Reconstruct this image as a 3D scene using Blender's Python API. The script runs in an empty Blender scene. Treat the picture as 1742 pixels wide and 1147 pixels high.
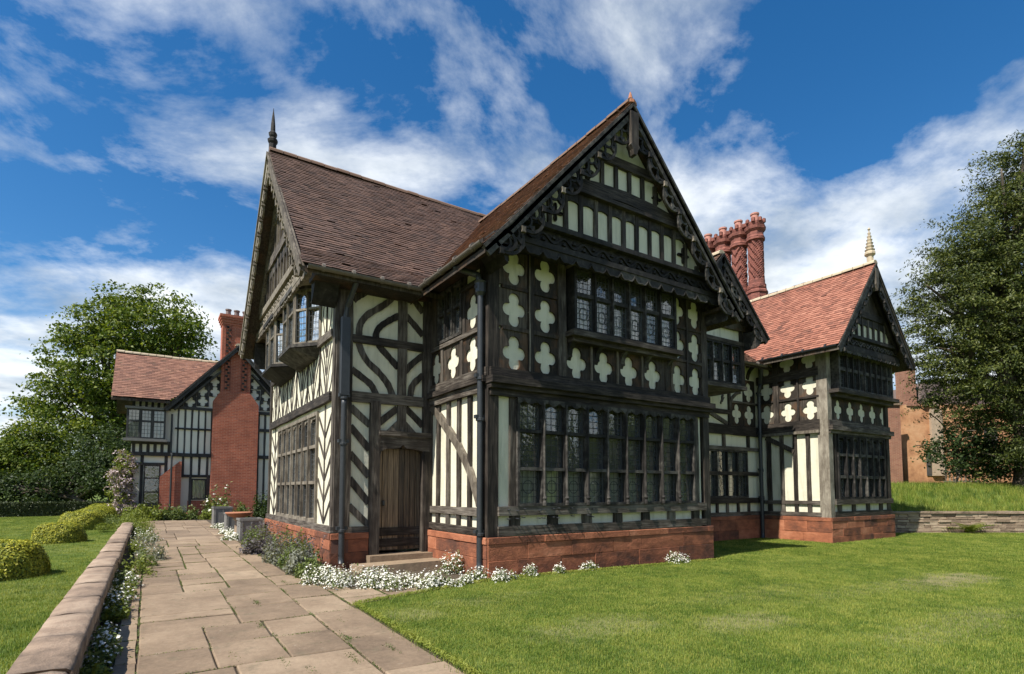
import bpy, bmesh, math, random
import numpy as np
from mathutils import Matrix, Vector
R = math.radians
random.seed(7); rng = np.random.default_rng(11)
sc = bpy.context.scene
COL = sc.collection

# ------------------------------------------------------------------ camera
cam = bpy.data.cameras.new('camera'); camo = bpy.data.objects.new('camera', cam); COL.objects.link(camo)
HEAD, PITCH = R(33.116), R(3.70)
fw = Vector((math.sin(HEAD) * math.cos(PITCH), math.cos(HEAD) * math.cos(PITCH), math.sin(PITCH)))
rt = Vector((math.cos(HEAD), -math.sin(HEAD), 0)); up = rt.cross(fw)
M = Matrix((rt, up, -fw)).transposed().to_4x4(); M.translation = (-2.948, -10.654, 1.709)
camo.matrix_world = M
cam.sensor_width = 36; cam.lens = 947.3 / 1742 * 36; cam.shift_y = 199.15 / 1742
cam.clip_start = .05; cam.clip_end = 3000
sc.camera = camo

# ------------------------------------------------------------------ world, sun, exposure
SUN_FROM = Vector((-1, -.205, 1.35)).normalized()
EL = math.asin(SUN_FROM.z); AZ = math.atan2(SUN_FROM.x, SUN_FROM.y)      # clockwise from +Y
w = bpy.data.worlds.new('World'); sc.world = w; w.use_nodes = True
nt = w.node_tree; nt.nodes.clear()
def N(t, typ, **kw):
    n = t.nodes.new(typ)
    for k, v in kw.items():
        if k.startswith('i_'):
            key = k[2:]; n.inputs[int(key) if key.isdigit() else key.replace('_', ' ')].default_value = v
        else: setattr(n, k, v)
    return n
def L(t, a, b): t.links.new(a, b)
def math_n(t, op, a, b=None, c=None, clamp=False):
    n = t.nodes.new('ShaderNodeMath'); n.operation = op; n.use_clamp = clamp
    for i, v in enumerate((a, b, c)):
        if v is None: continue
        if isinstance(v, (int, float)): n.inputs[i].default_value = v
        else: t.links.new(v, n.inputs[i])
    return n.outputs[0]
def ramp(t, fac, stops, interp='LINEAR'):
    n = t.nodes.new('ShaderNodeValToRGB'); n.color_ramp.interpolation = interp
    el = n.color_ramp.elements
    while len(el) > 1: el.remove(el[-1])
    el[0].position = stops[0][0]; el[0].color = (*stops[0][1], 1)
    for p, c in stops[1:]:
        e = el.new(p); e.color = (*c, 1)
    t.links.new(fac, n.inputs[0]); return n.outputs[0]
def mixc(t, fac, a, b, blend='MIX'):
    n = t.nodes.new('ShaderNodeMix'); n.data_type = 'RGBA'; n.blend_type = blend
    for i, v in ((0, fac), (6, a), (7, b)):
        if isinstance(v, (int, float)): n.inputs[i].default_value = v
        elif isinstance(v, tuple): n.inputs[i].default_value = (*v, 1)
        else: t.links.new(v, n.inputs[i])
    return n.outputs[2]
g3 = lambda v: (v, v, v)

sky = N(nt, 'ShaderNodeTexSky', sky_type='NISHITA', sun_disc=False, sun_elevation=EL, sun_rotation=AZ,
        altitude=60, air_density=1.0, dust_density=.3, ozone_density=3.0)
tc = N(nt, 'ShaderNodeTexCoord')
sep = N(nt, 'ShaderNodeSeparateXYZ'); L(nt, tc.outputs['Generated'], sep.inputs[0])
zz = math_n(nt, 'ADD', math_n(nt, 'MAXIMUM', sep.outputs[2], 0.0), .22)
px = math_n(nt, 'DIVIDE', sep.outputs[0], zz); py = math_n(nt, 'DIVIDE', sep.outputs[1], zz)
cmb = N(nt, 'ShaderNodeCombineXYZ'); L(nt, px, cmb.inputs[0]); L(nt, py, cmb.inputs[1])
mp = N(nt, 'ShaderNodeMapping'); mp.inputs['Rotation'].default_value = (0, 0, R(28)); mp.inputs['Scale'].default_value = (1.08, 1.25, 1)
mp.inputs['Location'].default_value = (1.6, 13.6, 0)
L(nt, cmb.outputs[0], mp.inputs[0])
n1 = N(nt, 'ShaderNodeTexNoise', i_Scale=1.75, i_Detail=12.0, i_Roughness=.61, i_Distortion=.2); L(nt, mp.outputs[0], n1.inputs[0])
n2 = N(nt, 'ShaderNodeTexNoise', i_Scale=.8, i_Detail=2.0, i_Roughness=.5); L(nt, mp.outputs[0], n2.inputs[0])
low = math_n(nt, 'MULTIPLY', math_n(nt, 'SUBTRACT', .40, sep.outputs[2]), .23)
d = math_n(nt, 'ADD', math_n(nt, 'ADD', math_n(nt, 'MULTIPLY', n1.outputs[0], .62), math_n(nt, 'MULTIPLY', n2.outputs[0], .50)), low)
mask = ramp(nt, d, [(.505, g3(0)), (.552, g3(.30)), (.615, g3(.78)), (.68, g3(1))])
n3 = N(nt, 'ShaderNodeTexNoise', i_Scale=2.6, i_Detail=7.0, i_Roughness=.55); L(nt, mp.outputs[0], n3.inputs[0])
ccol = ramp(nt, n3.outputs[0], [(.35, (2.9, 3.5, 4.2)), (.59, (7.1, 7.4, 7.6))])
hs = N(nt, 'ShaderNodeHueSaturation', i_Saturation=1.34, i_Value=.92); L(nt, sky.outputs[0], hs.inputs['Color'])
skyc = mixc(nt, mask, hs.outputs[0], ccol)
bg = N(nt, 'ShaderNodeBackground', i_Strength=.098); L(nt, skyc, bg.inputs[0])
L(nt, bg.outputs[0], N(nt, 'ShaderNodeOutputWorld').inputs[0])
sun = bpy.data.lights.new('sun', 'SUN'); suno = bpy.data.objects.new('sun', sun); COL.objects.link(suno)
sun.energy = 5.0; sun.angle = R(.5); sun.color = (1, .945, .86)
suno.rotation_euler = (-SUN_FROM).to_track_quat('-Z', 'Y').to_euler(); suno.location = (-20, -5, 30)
vs = sc.view_settings; vs.view_transform = 'Standard'; vs.look = 'None'; vs.gamma = 1; vs.exposure = 0.70; vs.use_curve_mapping = False

# ------------------------------------------------------------------ materials
MATS = {}
def newmat(name):
    m = bpy.data.materials.new(name); m.use_nodes = True; t = m.node_tree; t.nodes.clear()
    o = N(t, 'ShaderNodeOutputMaterial'); b = N(t, 'ShaderNodeBsdfPrincipled'); L(t, b.outputs[0], o.inputs[0])
    MATS[name] = m; return m, t, b, o
def coords(t, scale=(1, 1, 1), kind='Object'):
    if kind == 'World':
        s = N(t, 'ShaderNodeNewGeometry').outputs['Position']
    else: s = N(t, 'ShaderNodeTexCoord').outputs[kind]
    mpn = N(t, 'ShaderNodeMapping'); mpn.inputs['Scale'].default_value = scale; L(t, s, mpn.inputs[0]); return mpn.outputs[0]
def noise(t, vec, scale, detail=4, rough=.55, dist=0):
    n = N(t, 'ShaderNodeTexNoise', i_Scale=scale, i_Detail=float(detail), i_Roughness=rough, i_Distortion=float(dist)); L(t, vec, n.inputs[0]); return n.outputs[0]
def bump(t, b, h, strength=.4, dist=.01):
    n = N(t, 'ShaderNodeBump', i_Strength=strength, i_Distance=dist); L(t, h, n.inputs['Height']); L(t, n.outputs[0], b.inputs['Normal'])
def objrand(t): return N(t, 'ShaderNodeObjectInfo').outputs['Random']
def islrand(t): return N(t, 'ShaderNodeNewGeometry').outputs['Random Per Island']

def timber(name, scl, dark=(.014, .011, .009), mid=(.056, .045, .036), grey=(.20, .176, .145), warm=.0):
    m, t, b, o = newmat(name); b.inputs['Roughness'].default_value = .72; b.inputs['Specular IOR Level'].default_value = .25
    v = coords(t, scl, 'World'); g = noise(t, v, 1.0, 6, .6, .4)
    p = noise(t, coords(t, (1, 1, 1), 'World'), 1.9, 4, .6)
    k = math_n(t, 'ADD', math_n(t, 'MULTIPLY', g, .65), math_n(t, 'ADD', math_n(t, 'MULTIPLY', p, .45), math_n(t, 'MULTIPLY', math_n(t, 'SUBTRACT', objrand(t), .5), .22)))
    c = ramp(t, k, [(.40, dark), (.57, mid), (.80, grey)])
    if warm:
        q = noise(t, coords(t, (1, 1, 1), 'World'), 3.1, 3); f = ramp(t, q, [(.5, g3(0)), (.68, g3(warm))])
        c = mixc(t, f, c, (.13, .065, .03))
    L(t, c, b.inputs['Base Color']); bump(t, b, g, .55, .012)
timber('timber_v', (26, 26, 2.2)); timber('timber_h', (2.6, 2.6, 34))
timber('timber_board', (30, 30, 2.0), (.014, .011, .008), (.038, .030, .023), (.115, .097, .074), .5)
timber('timber_carved', (9, 9, 9), (.012, .011, .010), (.030, .027, .024), (.125, .115, .10))
timber('timber_pale', (12, 12, 4), (.075, .062, .047), (.17, .145, .112), (.33, .295, .235))
timber('timber_far', (16, 16, 2), (.03, .03, .03), (.055, .054, .052), (.1, .098, .09))

m, t, b, o = newmat('plaster'); b.inputs['Roughness'].default_value = .9
v = coords(t, (1, 1, 1), 'World'); n_ = noise(t, v, 1.3, 5, .6); st = noise(t, coords(t, (5, 5, .9), 'World'), 1.4, 4, .6)
c = mixc(t, ramp(t, n_, [(.35, g3(0)), (.7, g3(1))]), (.70, .665, .52), (.62, .595, .455))
c = mixc(t, ramp(t, st, [(.50, g3(0)), (.78, g3(.75))]), c, (.40, .385, .285)); L(t, c, b.inputs['Base Color'])
bump(t, b, math_n(t, 'ADD', noise(t, v, 3.5, 3), math_n(t, 'MULTIPLY', noise(t, v, 16, 5, .65), .5)), .6, .02)
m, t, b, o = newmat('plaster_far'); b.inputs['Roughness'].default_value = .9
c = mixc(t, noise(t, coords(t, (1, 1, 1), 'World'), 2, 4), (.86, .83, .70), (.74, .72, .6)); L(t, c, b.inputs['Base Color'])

m, t, b, o = newmat('sandstone'); b.inputs['Roughness'].default_value = .88
v = coords(t, (1, 1, 1), 'World'); a_ = noise(t, v, 2.2, 6, .62); s_ = noise(t, coords(t, (2.2, 2.2, 6), 'World'), 1.4, 6, .65, .8)
k = math_n(t, 'ADD', math_n(t, 'MULTIPLY', a_, .6), math_n(t, 'ADD', math_n(t, 'MULTIPLY', s_, .35), math_n(t, 'MULTIPLY', math_n(t, 'SUBTRACT', objrand(t), .5), .28)))
c = ramp(t, k, [(.30, (.085, .034, .020)), (.44, (.215, .072, .034)), (.56, (.33, .115, .054)), (.72, (.45, .185, .10))]); L(t, c, b.inputs['Base Color'])
bump(t, b, math_n(t, 'ADD', noise(t, v, 5, 8, .72), math_n(t, 'MULTIPLY', s_, .3)), .8, .035)
m, t, b, o = newmat('mortar'); b.inputs['Roughness'].default_value = .95
c = mixc(t, noise(t, coords(t, (1, 1, 1), 'World'), 9, 4), (.10, .045, .03), (.17, .08, .055)); L(t, c, b.inputs['Base Color'])

def tiles(name, stops, moss=.25):
    m, t, b, o = newmat(name); b.inputs['Roughness'].default_value = .82
    r_ = islrand(t); n_ = noise(t, coords(t, (1, 1, 1), 'World'), .9, 5, .6)
    k = math_n(t, 'ADD', math_n(t, 'MULTIPLY', r_, .42), math_n(t, 'MULTIPLY', n_, .58))
    c = ramp(t, k, stops)
    q = noise(t, coords(t, (1, 1, 1), 'World'), 3.2, 6, .7)
    c = mixc(t, ramp(t, q, [(.58, g3(0)), (.75, g3(moss))]), c, (.10, .095, .05))
    L(t, c, b.inputs['Base Color']); bump(t, b, noise(t, coords(t, (1, 1, 1), 'World'), 40, 3), .3, .006)
tiles('tile_brown', [(.2, (.046, .028, .022)), (.45, (.086, .049, .037)), (.68, (.118, .067, .049)), (.9, (.175, .098, .068))])
tiles('tile_mixed', [(.2, (.085, .050, .036)), (.5, (.165, .092, .062)), (.8, (.30, .165, .10))], .4)
tiles('tile_red', [(.15, (.085, .040, .028)), (.38, (.21, .080, .050)), (.62, (.30, .118, .074)), (.9, (.40, .19, .125))], .25)
tiles('tile_far', [(.15, (.10, .05, .035)), (.45, (.19, .088, .058)), (.8, (.29, .145, .095))], .8)
tiles('ridge_buff', [(.2, (.30, .24, .16)), (.8, (.55, .46, .32))], .3)
tiles('ridge_brown', [(.2, (.1, .06, .04)), (.8, (.22, .13, .085))], .6)

def brick(name, c1, c2, mo, scale=1.0, rot=(R(90), 0, 0)):
    m, t, b, o = newmat(name); b.inputs['Roughness'].default_value = .88
    g = N(t, 'ShaderNodeNewGeometry').outputs['Position']; mpn = N(t, 'ShaderNodeMapping'); mpn.inputs['Rotation'].default_value = rot; L(t, g, mpn.inputs[0])
    br = N(t, 'ShaderNodeTexBrick', i_Scale=scale, i_Mortar_Size=.008, i_Brick_Width=.23, i_Row_Height=.075, i_Bias=0.0)
    br.inputs['Color1'].default_value = (*c1, 1); br.inputs['Color2'].default_value = (*c2, 1); br.inputs['Mortar'].default_value = (*mo, 1)
    L(t, mpn.outputs[0], br.inputs[0])
    n_ = noise(t, coords(t, (1, 1, 1), 'World'), 1.6, 5, .65)
    c = mixc(t, ramp(t, n_, [(.35, g3(0)), (.75, g3(.75))]), br.outputs['Color'], (c1[0] * .45, c1[1] * .5, c1[2] * .55))
    L(t, c, b.inputs['Base Color']); bump(t, b, br.outputs['Fac'], -.5, .01)
brick('brick_far', (.46, .12, .06), (.30, .075, .042), (.46, .25, .17))
brick('brick_pier', (.34, .15, .09), (.26, .1, .065), (.36, .26, .18))
m, t, b, o = newmat('brick_shaft'); b.inputs['Roughness'].default_value = .85
v = coords(t, (1, 1, 1), 'World'); a_ = noise(t, v, 6, 5, .65); c = ramp(t, a_, [(.3, (.085, .032, .025)), (.5, (.19, .062, .044)), (.72, (.30, .115, .082))])
L(t, c, b.inputs['Base Color']); bump(t, b, noise(t, coords(t, (6, 6, 22), 'World'), 1, 3), .5, .02)

m, t, b, o = newmat('flagstone'); b.inputs['Roughness'].default_value = .86
v = coords(t, (1, 1, 1), 'World'); a_ = noise(t, v, 1.7, 6, .62); f_ = noise(t, v, 19, 5, .7)
k = math_n(t, 'ADD', math_n(t, 'MULTIPLY', a_, .5), math_n(t, 'ADD', math_n(t, 'MULTIPLY', f_, .25), math_n(t, 'ADD', math_n(t, 'MULTIPLY', objrand(t), .18), .06)))
c = ramp(t, k, [(.34, (.105, .072, .045)), (.52, (.205, .145, .092)), (.72, (.315, .235, .155))])
c = mixc(t, ramp(t, noise(t, v, 4.5, 7, .72), [(.54, g3(0)), (.74, g3(.75))]), c, (.105, .09, .052)); c = mixc(t, ramp(t, noise(t, v, 11, 5, .7), [(.64, g3(0)), (.76, g3(.55))]), c, (.40, .36, .27)); L(t, c, b.inputs['Base Color'])
bump(t, b, math_n(t, 'ADD', noise(t, v, 6, 6, .65), math_n(t, 'MULTIPLY', f_, .5)), .6, .018)
m, t, b, o = newmat('coping'); b.inputs['Roughness'].default_value = .9
a_ = noise(t, v := coords(t, (1, 1, 1), 'World'), 3.0, 7, .66)
c = ramp(t, math_n(t, 'ADD', math_n(t, 'MULTIPLY', a_, .85), math_n(t, 'MULTIPLY', objrand(t), .15)), [(.3, (.11, .078, .054)), (.5, (.26, .185, .128)), (.75, (.40, .305, .22))]); L(t, c, b.inputs['Base Color'])
bump(t, b, noise(t, v, 12, 7, .7), .8, .03)
m, t, b, o = newmat('rubble'); b.inputs['Roughness'].default_value = .9
a_ = noise(t, v := coords(t, (1, 1, 1), 'World'), 4.0, 6, .66)
c = ramp(t, math_n(t, 'ADD', math_n(t, 'MULTIPLY', a_, .5), math_n(t, 'MULTIPLY', objrand(t), .5)), [(.2, (.15, .105, .07)), (.5, (.30, .22, .15)), (.8, (.44, .34, .24))]); L(t, c, b.inputs['Base Color'])
bump(t, b, noise(t, v, 12, 7, .7), .8, .03)
m, t, b, o = newmat('buff_stone'); b.inputs['Roughness'].default_value = .9
a_ = noise(t, v := coords(t, (1, 1, 1), 'World'), 1.2, 7, .66)
c = ramp(t, a_, [(.3, (.26, .12, .06)), (.5, (.46, .235, .115)), (.7, (.56, .33, .18))]); L(t, c, b.inputs['Base Color']); bump(t, b, noise(t, v, 6, 6), .5, .03)
m, t, b, o = newmat('soil'); b.inputs['Roughness'].default_value = 1
c = mixc(t, noise(t, coords(t, (1, 1, 1), 'World'), 12, 6, .7), (.03, .022, .014), (.10, .075, .045)); L(t, c, b.inputs['Base Color']); bump(t, b, noise(t, coords(t, (1, 1, 1), 'World'), 25, 5, .7), .8, .03)
m, t, b, o = newmat('turf'); b.inputs['Roughness'].default_value = 1; b.inputs['Specular IOR Level'].default_value = .1
v = coords(t, (1, 1, 1), 'World'); a_ = noise(t, v, .8, 6, .65); f_ = noise(t, v, 30, 4, .7)
c = ramp(t, math_n(t, 'ADD', math_n(t, 'MULTIPLY', a_, .6), math_n(t, 'MULTIPLY', f_, .4)), [(.35, (.055, .085, .02)), (.5, (.11, .155, .035)), (.68, (.18, .21, .065))])
at_ = N(t, 'ShaderNodeAttribute', attribute_name='worn'); c = mixc(t, at_.outputs['Fac'], c, (.235, .205, .105)); L(t, c, b.inputs['Base Color'])
bump(t, b, f_, .8, .03)

def leafmat(name, stops, trans=.35, rough=.55, src='isl', nz=(.45, 1.6)):
    m, t, b, o = newmat(name); b.inputs['Roughness'].default_value = rough; b.inputs['Specular IOR Level'].default_value = .3
    r_ = islrand(t) if src == 'isl' else objrand(t)
    wc = coords(t, (1, 1, 1), 'World'); n_ = math_n(t, 'ADD', math_n(t, 'MULTIPLY', noise(t, wc, nz[0], 3, .6), .5), math_n(t, 'MULTIPLY', noise(t, wc, nz[1], 4, .65), .5))
    c = ramp(t, math_n(t, 'ADD', math_n(t, 'MULTIPLY', r_, .38), math_n(t, 'MULTIPLY', n_, .62)), stops)
    L(t, c, b.inputs['Base Color'])
    tr = N(t, 'ShaderNodeBsdfTranslucent'); L(t, mixc(t, 1.0, c, (1.0, 1.0, .45), 'MULTIPLY'), tr.inputs[0])
    mx = N(t, 'ShaderNodeMixShader', i_Fac=trans); L(t, b.outputs[0], mx.inputs[1]); L(t, tr.outputs[0], mx.inputs[2]); L(t, mx.outputs[0], o.inputs[0])
leafmat('grass_blade', [(.33, (.062, .122, .013)), (.49, (.172, .244, .028)), (.64, (.35, .36, .075))], .35, .6, 'obj', (.8, 4.5))
leafmat('leaf_tree', [(.30, (.036, .070, .010)), (.5, (.105, .155, .020)), (.70, (.23, .265, .040))], .38)
leafmat('leaf_dark', [(.2, (0.022, 0.041, 0.013)), (.5, (0.045, 0.073, 0.020)), (.8, (0.075, 0.106, 0.031))])
leafmat('leaf_yew', [(.3, (.022, .036, .009)), (.5, (.066, .088, .018)), (.7, (.15, .165, .035))], .25)
leafmat('leaf_box', [(.3, (.075, .11, .014)), (.5, (.25, .27, .026)), (.7, (.50, .46, .05))], .25)
leafmat('leaf_hedge', [(.2, (0.022, 0.034, 0.012)), (.5, (0.042, 0.058, 0.019)), (.8, (0.072, 0.084, 0.030))], .15)
leafmat('leaf_shrub', [(.2, (0.060, 0.090, 0.026)), (.5, (0.126, 0.168, 0.048)), (.8, (0.216, 0.252, 0.084))])
leafmat('leaf_fresh', [(.2, (.09, .13, .02)), (.5, (.17, .21, .035)), (.8, (.27, .29, .06))])
leafmat('leaf_purple', [(.2, (.07, .06, .075)), (.5, (.12, .105, .12)), (.8, (.19, .175, .17))])
leafmat('leaf_silver', [(.2, (.13, .14, .1)), (.5, (.22, .23, .18)), (.8, (.33, .33, .28))])
leafmat('petal_white', [(.2, (.70, .68, .60)), (.8, (.86, .85, .80))], .2)
leafmat('petal_mauve', [(.2, (.36, .27, .29)), (.8, (.58, .48, .47))], .2)
leafmat('bark', [(.2, (.05, .038, .026)), (.5, (.09, .07, .05)), (.8, (.14, .115, .085))], .0)

m, t, b, o = newmat('lead'); L(t, mixc(t, objrand(t), (.028, .030, .031), (.06, .063, .063)), b.inputs['Base Color']); b.inputs['Roughness'].default_value = .6
m, t, b, o = newmat('iron'); b.inputs['Roughness'].default_value = .42; b.inputs['Metallic'].default_value = .0
L(t, mixc(t, noise(t, coords(t, (1, 1, 1), 'World'), 9, 4), (.018, .020, .023), (.042, .046, .05)), b.inputs['Base Color'])
m, t, b, o = newmat('grey_lead'); b.inputs['Roughness'].default_value = .6
L(t, mixc(t, noise(t, coords(t, (1, 1, 1), 'World'), 7, 4), (.105, .102, .095), (.22, .212, .195)), b.inputs['Base Color'])
m, t, b, o = newmat('gutter_iron'); b.inputs['Roughness'].default_value = .6
L(t, mixc(t, noise(t, coords(t, (1, 1, 1), 'World'), 6, 4), (.07, .055, .045), (.19, .165, .135)), b.inputs['Base Color'])
m, t, b, o = newmat('curtain'); b.inputs['Roughness'].default_value = .9
L(t, mixc(t, noise(t, coords(t, (1, 1, 1), 'World'), 3, 3), (.74, .73, .68), (.6, .6, .56)), b.inputs['Base Color'])
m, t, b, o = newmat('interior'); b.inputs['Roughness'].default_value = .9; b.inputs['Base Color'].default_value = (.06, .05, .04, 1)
m, t, b, o = newmat('terracotta'); b.inputs['Roughness'].default_value = .85
L(t, mixc(t, noise(t, coords(t, (1, 1, 1), 'World'), 12, 4), (.40, .17, .085), (.30, .12, .07)), b.inputs['Base Color'])
m, t, b, o = newmat('pot_clay'); b.inputs['Roughness'].default_value = .8; b.inputs['Base Color'].default_value = (.44, .2, .15, 1)
m, t, b, o = newmat('door_wood'); b.inputs['Roughness'].default_value = .6
v = coords(t, (30, 30, 1.6), 'World'); a_ = noise(t, v, 1, 6, .62, .5)
c = ramp(t, math_n(t, 'ADD', math_n(t, 'MULTIPLY', a_, .75), math_n(t, 'MULTIPLY', objrand(t), .25)), [(.34, (.028, .020, .014)), (.49, (.105, .072, .044)), (.70, (.27, .195, .12))]); L(t, c, b.inputs['Base Color']); bump(t, b, a_, .7, .012)
m, t, b, o = newmat('slate'); b.inputs['Roughness'].default_value = .7
L(t, mixc(t, noise(t, coords(t, (1, 1, 1), 'World'), 2, 5), (.10, .075, .07), (.2, .15, .135)), b.inputs['Base Color'])
m, t, b, o = newmat('glass'); t.nodes.remove(b)
gl = N(t, 'ShaderNodeBsdfGlossy', i_Roughness=.04); gl.inputs[0].default_value = (.94, .92, .86, 1)
tp = N(t, 'ShaderNodeBsdfTransparent'); tp.inputs[0].default_value = (.78, .82, .79, 1)
fr = N(t, 'ShaderNodeFresnel', i_IOR=1.62)
bn = N(t, 'ShaderNodeBump', i_Strength=.22, i_Distance=.02); L(t, noise(t, coords(t, (1, 1, 1), 'World'), 6.5, 2), bn.inputs['Height']); L(t, bn.outputs[0], gl.inputs['Normal']); L(t, bn.outputs[0], fr.inputs['Normal'])
mx = N(t, 'ShaderNodeMixShader'); L(t, math_n(t, 'ADD', math_n(t, 'MULTIPLY', fr.outputs[0], 1.7), .09, clamp=True), mx.inputs[0]); L(t, tp.outputs[0], mx.inputs[1]); L(t, gl.outputs[0], mx.inputs[2])
df = N(t, 'ShaderNodeBsdfDiffuse'); df.inputs[0].default_value = (.34, .35, .33, 1); m2_ = N(t, 'ShaderNodeMixShader', i_Fac=.13); L(t, mx.outputs[0], m2_.inputs[1]); L(t, df.outputs[0], m2_.inputs[2]); L(t, m2_.outputs[0], o.inputs[0])   # dusty old glass

# ------------------------------------------------------------------ object helpers
def tag(o, label=None, cat=None, group=None, kind=None):
    if label: o['label'] = label
    if cat: o['category'] = cat
    if group: o['group'] = group
    if kind: o['kind'] = kind
    return o
def root(name, loc, label, cat, group=None):
    o = bpy.data.objects.new(name, None); COL.objects.link(o); o.location = loc; o.empty_display_size = .2
    o['_w'] = tuple(loc); tag(o, label, cat, group); del o['_w']; ROOT[o.name] = Vector(loc); return o
ROOT = {}
def mobj(name, V, F, mat, parent=None, smooth=False):
    me = bpy.data.meshes.new(name)
    if isinstance(V, np.ndarray) and isinstance(F, np.ndarray):
        k = F.shape[1]; me.vertices.add(len(V)); me.vertices.foreach_set('co', V.astype(np.float32).ravel())
        me.loops.add(F.size); me.loops.foreach_set('vertex_index', F.astype(np.int32).ravel())
        me.polygons.add(len(F)); me.polygons.foreach_set('loop_start', np.arange(0, F.size, k, dtype=np.int32))
        me.update(calc_edges=True)
    else: me.from_pydata(V, [], F); me.update()
    if smooth: me.polygons.foreach_set('use_smooth', [True] * len(me.polygons))
    me.materials.append(MATS[mat] if isinstance(mat, str) else mat)
    return link(name, me, parent)
def link(name, me, parent=None):
    o = bpy.data.objects.new(name, me); COL.objects.link(o)
    if parent is not None:
        o.parent = parent
        if parent.name in ROOT: o.matrix_parent_inverse = Matrix.Translation(-ROOT[parent.name])
    return o
class Fr:            # a wall frame: u along the wall, d outwards, z up
    def __init__(s, o, u, n): s.o, s.u, s.n = o, u, n
    def __call__(s, u, d, z): return (s.o[0] + s.u[0] * u + s.n[0] * d, s.o[1] + s.u[1] * u + s.n[1] * d, z)
class G:
    def __init__(s): s.V, s.F = [], []
    def add(s, V, F):
        k = len(s.V); s.V += [tuple(v) for v in V]; s.F += [tuple(i + k for i in f) for f in F]
    def box(s, f, u0, u1, z0, z1, d0, d1, j=0.0):
        jj = (lambda: random.uniform(-j, j)) if j else (lambda: 0)
        P = [(u0, d0, z0), (u1, d0, z0), (u1, d1, z0), (u0, d1, z0), (u0, d0, z1), (u1, d0, z1), (u1, d1, z1), (u0, d1, z1)]
        s.add([f(a + jj(), b + jj() * .6, c + jj()) for a, b, c in P], [(0, 1, 2, 3), (4, 5, 6, 7), (0, 1, 5, 4), (1, 2, 6, 5), (2, 3, 7, 6), (3, 0, 4, 7)])
    def prism(s, f, poly, d0, d1):
        n = len(poly)
        s.add([f(u, d0, z) for u, z in poly] + [f(u, d1, z) for u, z in poly],
              [tuple(range(n)), tuple(range(n, 2 * n))] + [(i, (i + 1) % n, n + (i + 1) % n, n + i) for i in range(n)])
    def band(s, f, pts, w, d0, d1, j=0.0, closed=False):
        n = len(pts); Q = []
        for i, (u, z) in enumerate(pts):
            a = pts[i - 1] if (i or closed) else pts[0]; b = pts[(i + 1) % n] if (i < n - 1 or closed) else pts[-1]
            du, dz = b[0] - a[0], b[1] - a[1]; l = math.hypot(du, dz) or 1; nu, nz = -dz / l, du / l
            h = (w[i] if isinstance(w, (list, tuple)) else w) / 2 + (random.uniform(-j, j) if j else 0)
            jd = random.uniform(-j, j) * .5 if j else 0
            Q += [f(u + nu * h, d0, z + nz * h), f(u - nu * h, d0, z - nz * h), f(u - nu * h, d1 + jd, z - nz * h), f(u + nu * h, d1 + jd, z + nz * h)]
        F = []
        m_ = n if closed else n - 1
        for i in range(m_):
            for k in range(4):
                a, b = i * 4 + k, i * 4 + (k + 1) % 4; q = ((i + 1) % n) * 4
                F.append((a, b, q + (k + 1) % 4, q + k))
        if not closed: F += [(0, 1, 2, 3), tuple((n - 1) * 4 + k for k in range(4))]
        s.add(Q, F)
    def tube(s, path, r, n=8, cap=True):
        path = [Vector(p) for p in path]; Q = []; m_ = len(path)
        for i, p in enumerate(path):
            tdir = (path[min(i + 1, m_ - 1)] - path[max(i - 1, 0)]).normalized()
            a = tdir.orthogonal().normalized() if i == 0 else (pa - tdir * pa.dot(tdir)).normalized()
            pa = a; b_ = tdir.cross(a); rr = r[i] if isinstance(r, (list, tuple)) else r
            Q += [p + (a * math.cos(2 * math.pi * k / n) + b_ * math.sin(2 * math.pi * k / n)) * rr for k in range(n)]
        F = [(i * n + k, i * n + (k + 1) % n, (i + 1) * n + (k + 1) % n, (i + 1) * n + k) for i in range(m_ - 1) for k in range(n)]
        if cap: F += [tuple(range(n)), tuple((m_ - 1) * n + k for k in range(n))]
        s.add(Q, F)
    def lathe(s, c, prof, n=12):
        Q = [(c[0] + r * math.cos(2 * math.pi * k / n), c[1] + r * math.sin(2 * math.pi * k / n), c[2] + z) for r, z in prof for k in range(n)]
        F = [(i * n + k, i * n + (k + 1) % n, (i + 1) * n + (k + 1) % n, (i + 1) * n + k) for i in range(len(prof) - 1) for k in range(n)]
        F += [tuple(range(n)), tuple((len(prof) - 1) * n + k for k in range(n))]
        s.add(Q, F)
    def obj(s, name, mat, parent=None, smooth=False): return mobj(name, s.V, s.F, mat, parent, smooth)
def spline(P, k=5):
    out = []
    for i in range(len(P) - 1):
        p0, p1, p2, p3 = P[max(i - 1, 0)], P[i], P[i + 1], P[min(i + 2, len(P) - 1)]
        for s_ in range(k):
            t_ = s_ / k
            out.append(tuple(.5 * (2 * p1[a] + (p2[a] - p0[a]) * t_ + (2 * p0[a] - 5 * p1[a] + 4 * p2[a] - p3[a]) * t_ ** 2 + (3 * p1[a] - p0[a] - 3 * p2[a] + p3[a]) * t_ ** 3) for a in range(len(p1))))
    out.append(tuple(P[-1])); return out
def beam_v(f, u0, u1, z0, z1, par, name='stud', d=.05, mat='timber_v', d0=-.02):
    g = G(); n = max(2, int((z1 - z0) / .45) + 1); c = (u0 + u1) / 2
    g.band(f, [(c + random.uniform(-.006, .006), z0 + (z1 - z0) * i / (n - 1)) for i in range(n)], u1 - u0, d0, d, .006); return g.obj(name, mat, par)
def beam_h(f, u0, u1, z0, z1, par, name='rail', d=.06, mat='timber_h', d0=-.02):
    g = G(); n = max(2, int((u1 - u0) / .5) + 1); c = (z0 + z1) / 2
    g.band(f, [(u0 + (u1 - u0) * i / (n - 1), c + random.uniform(-.006, .006)) for i in range(n)], z1 - z0, d0, d, .006); return g.obj(name, mat, par)
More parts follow.
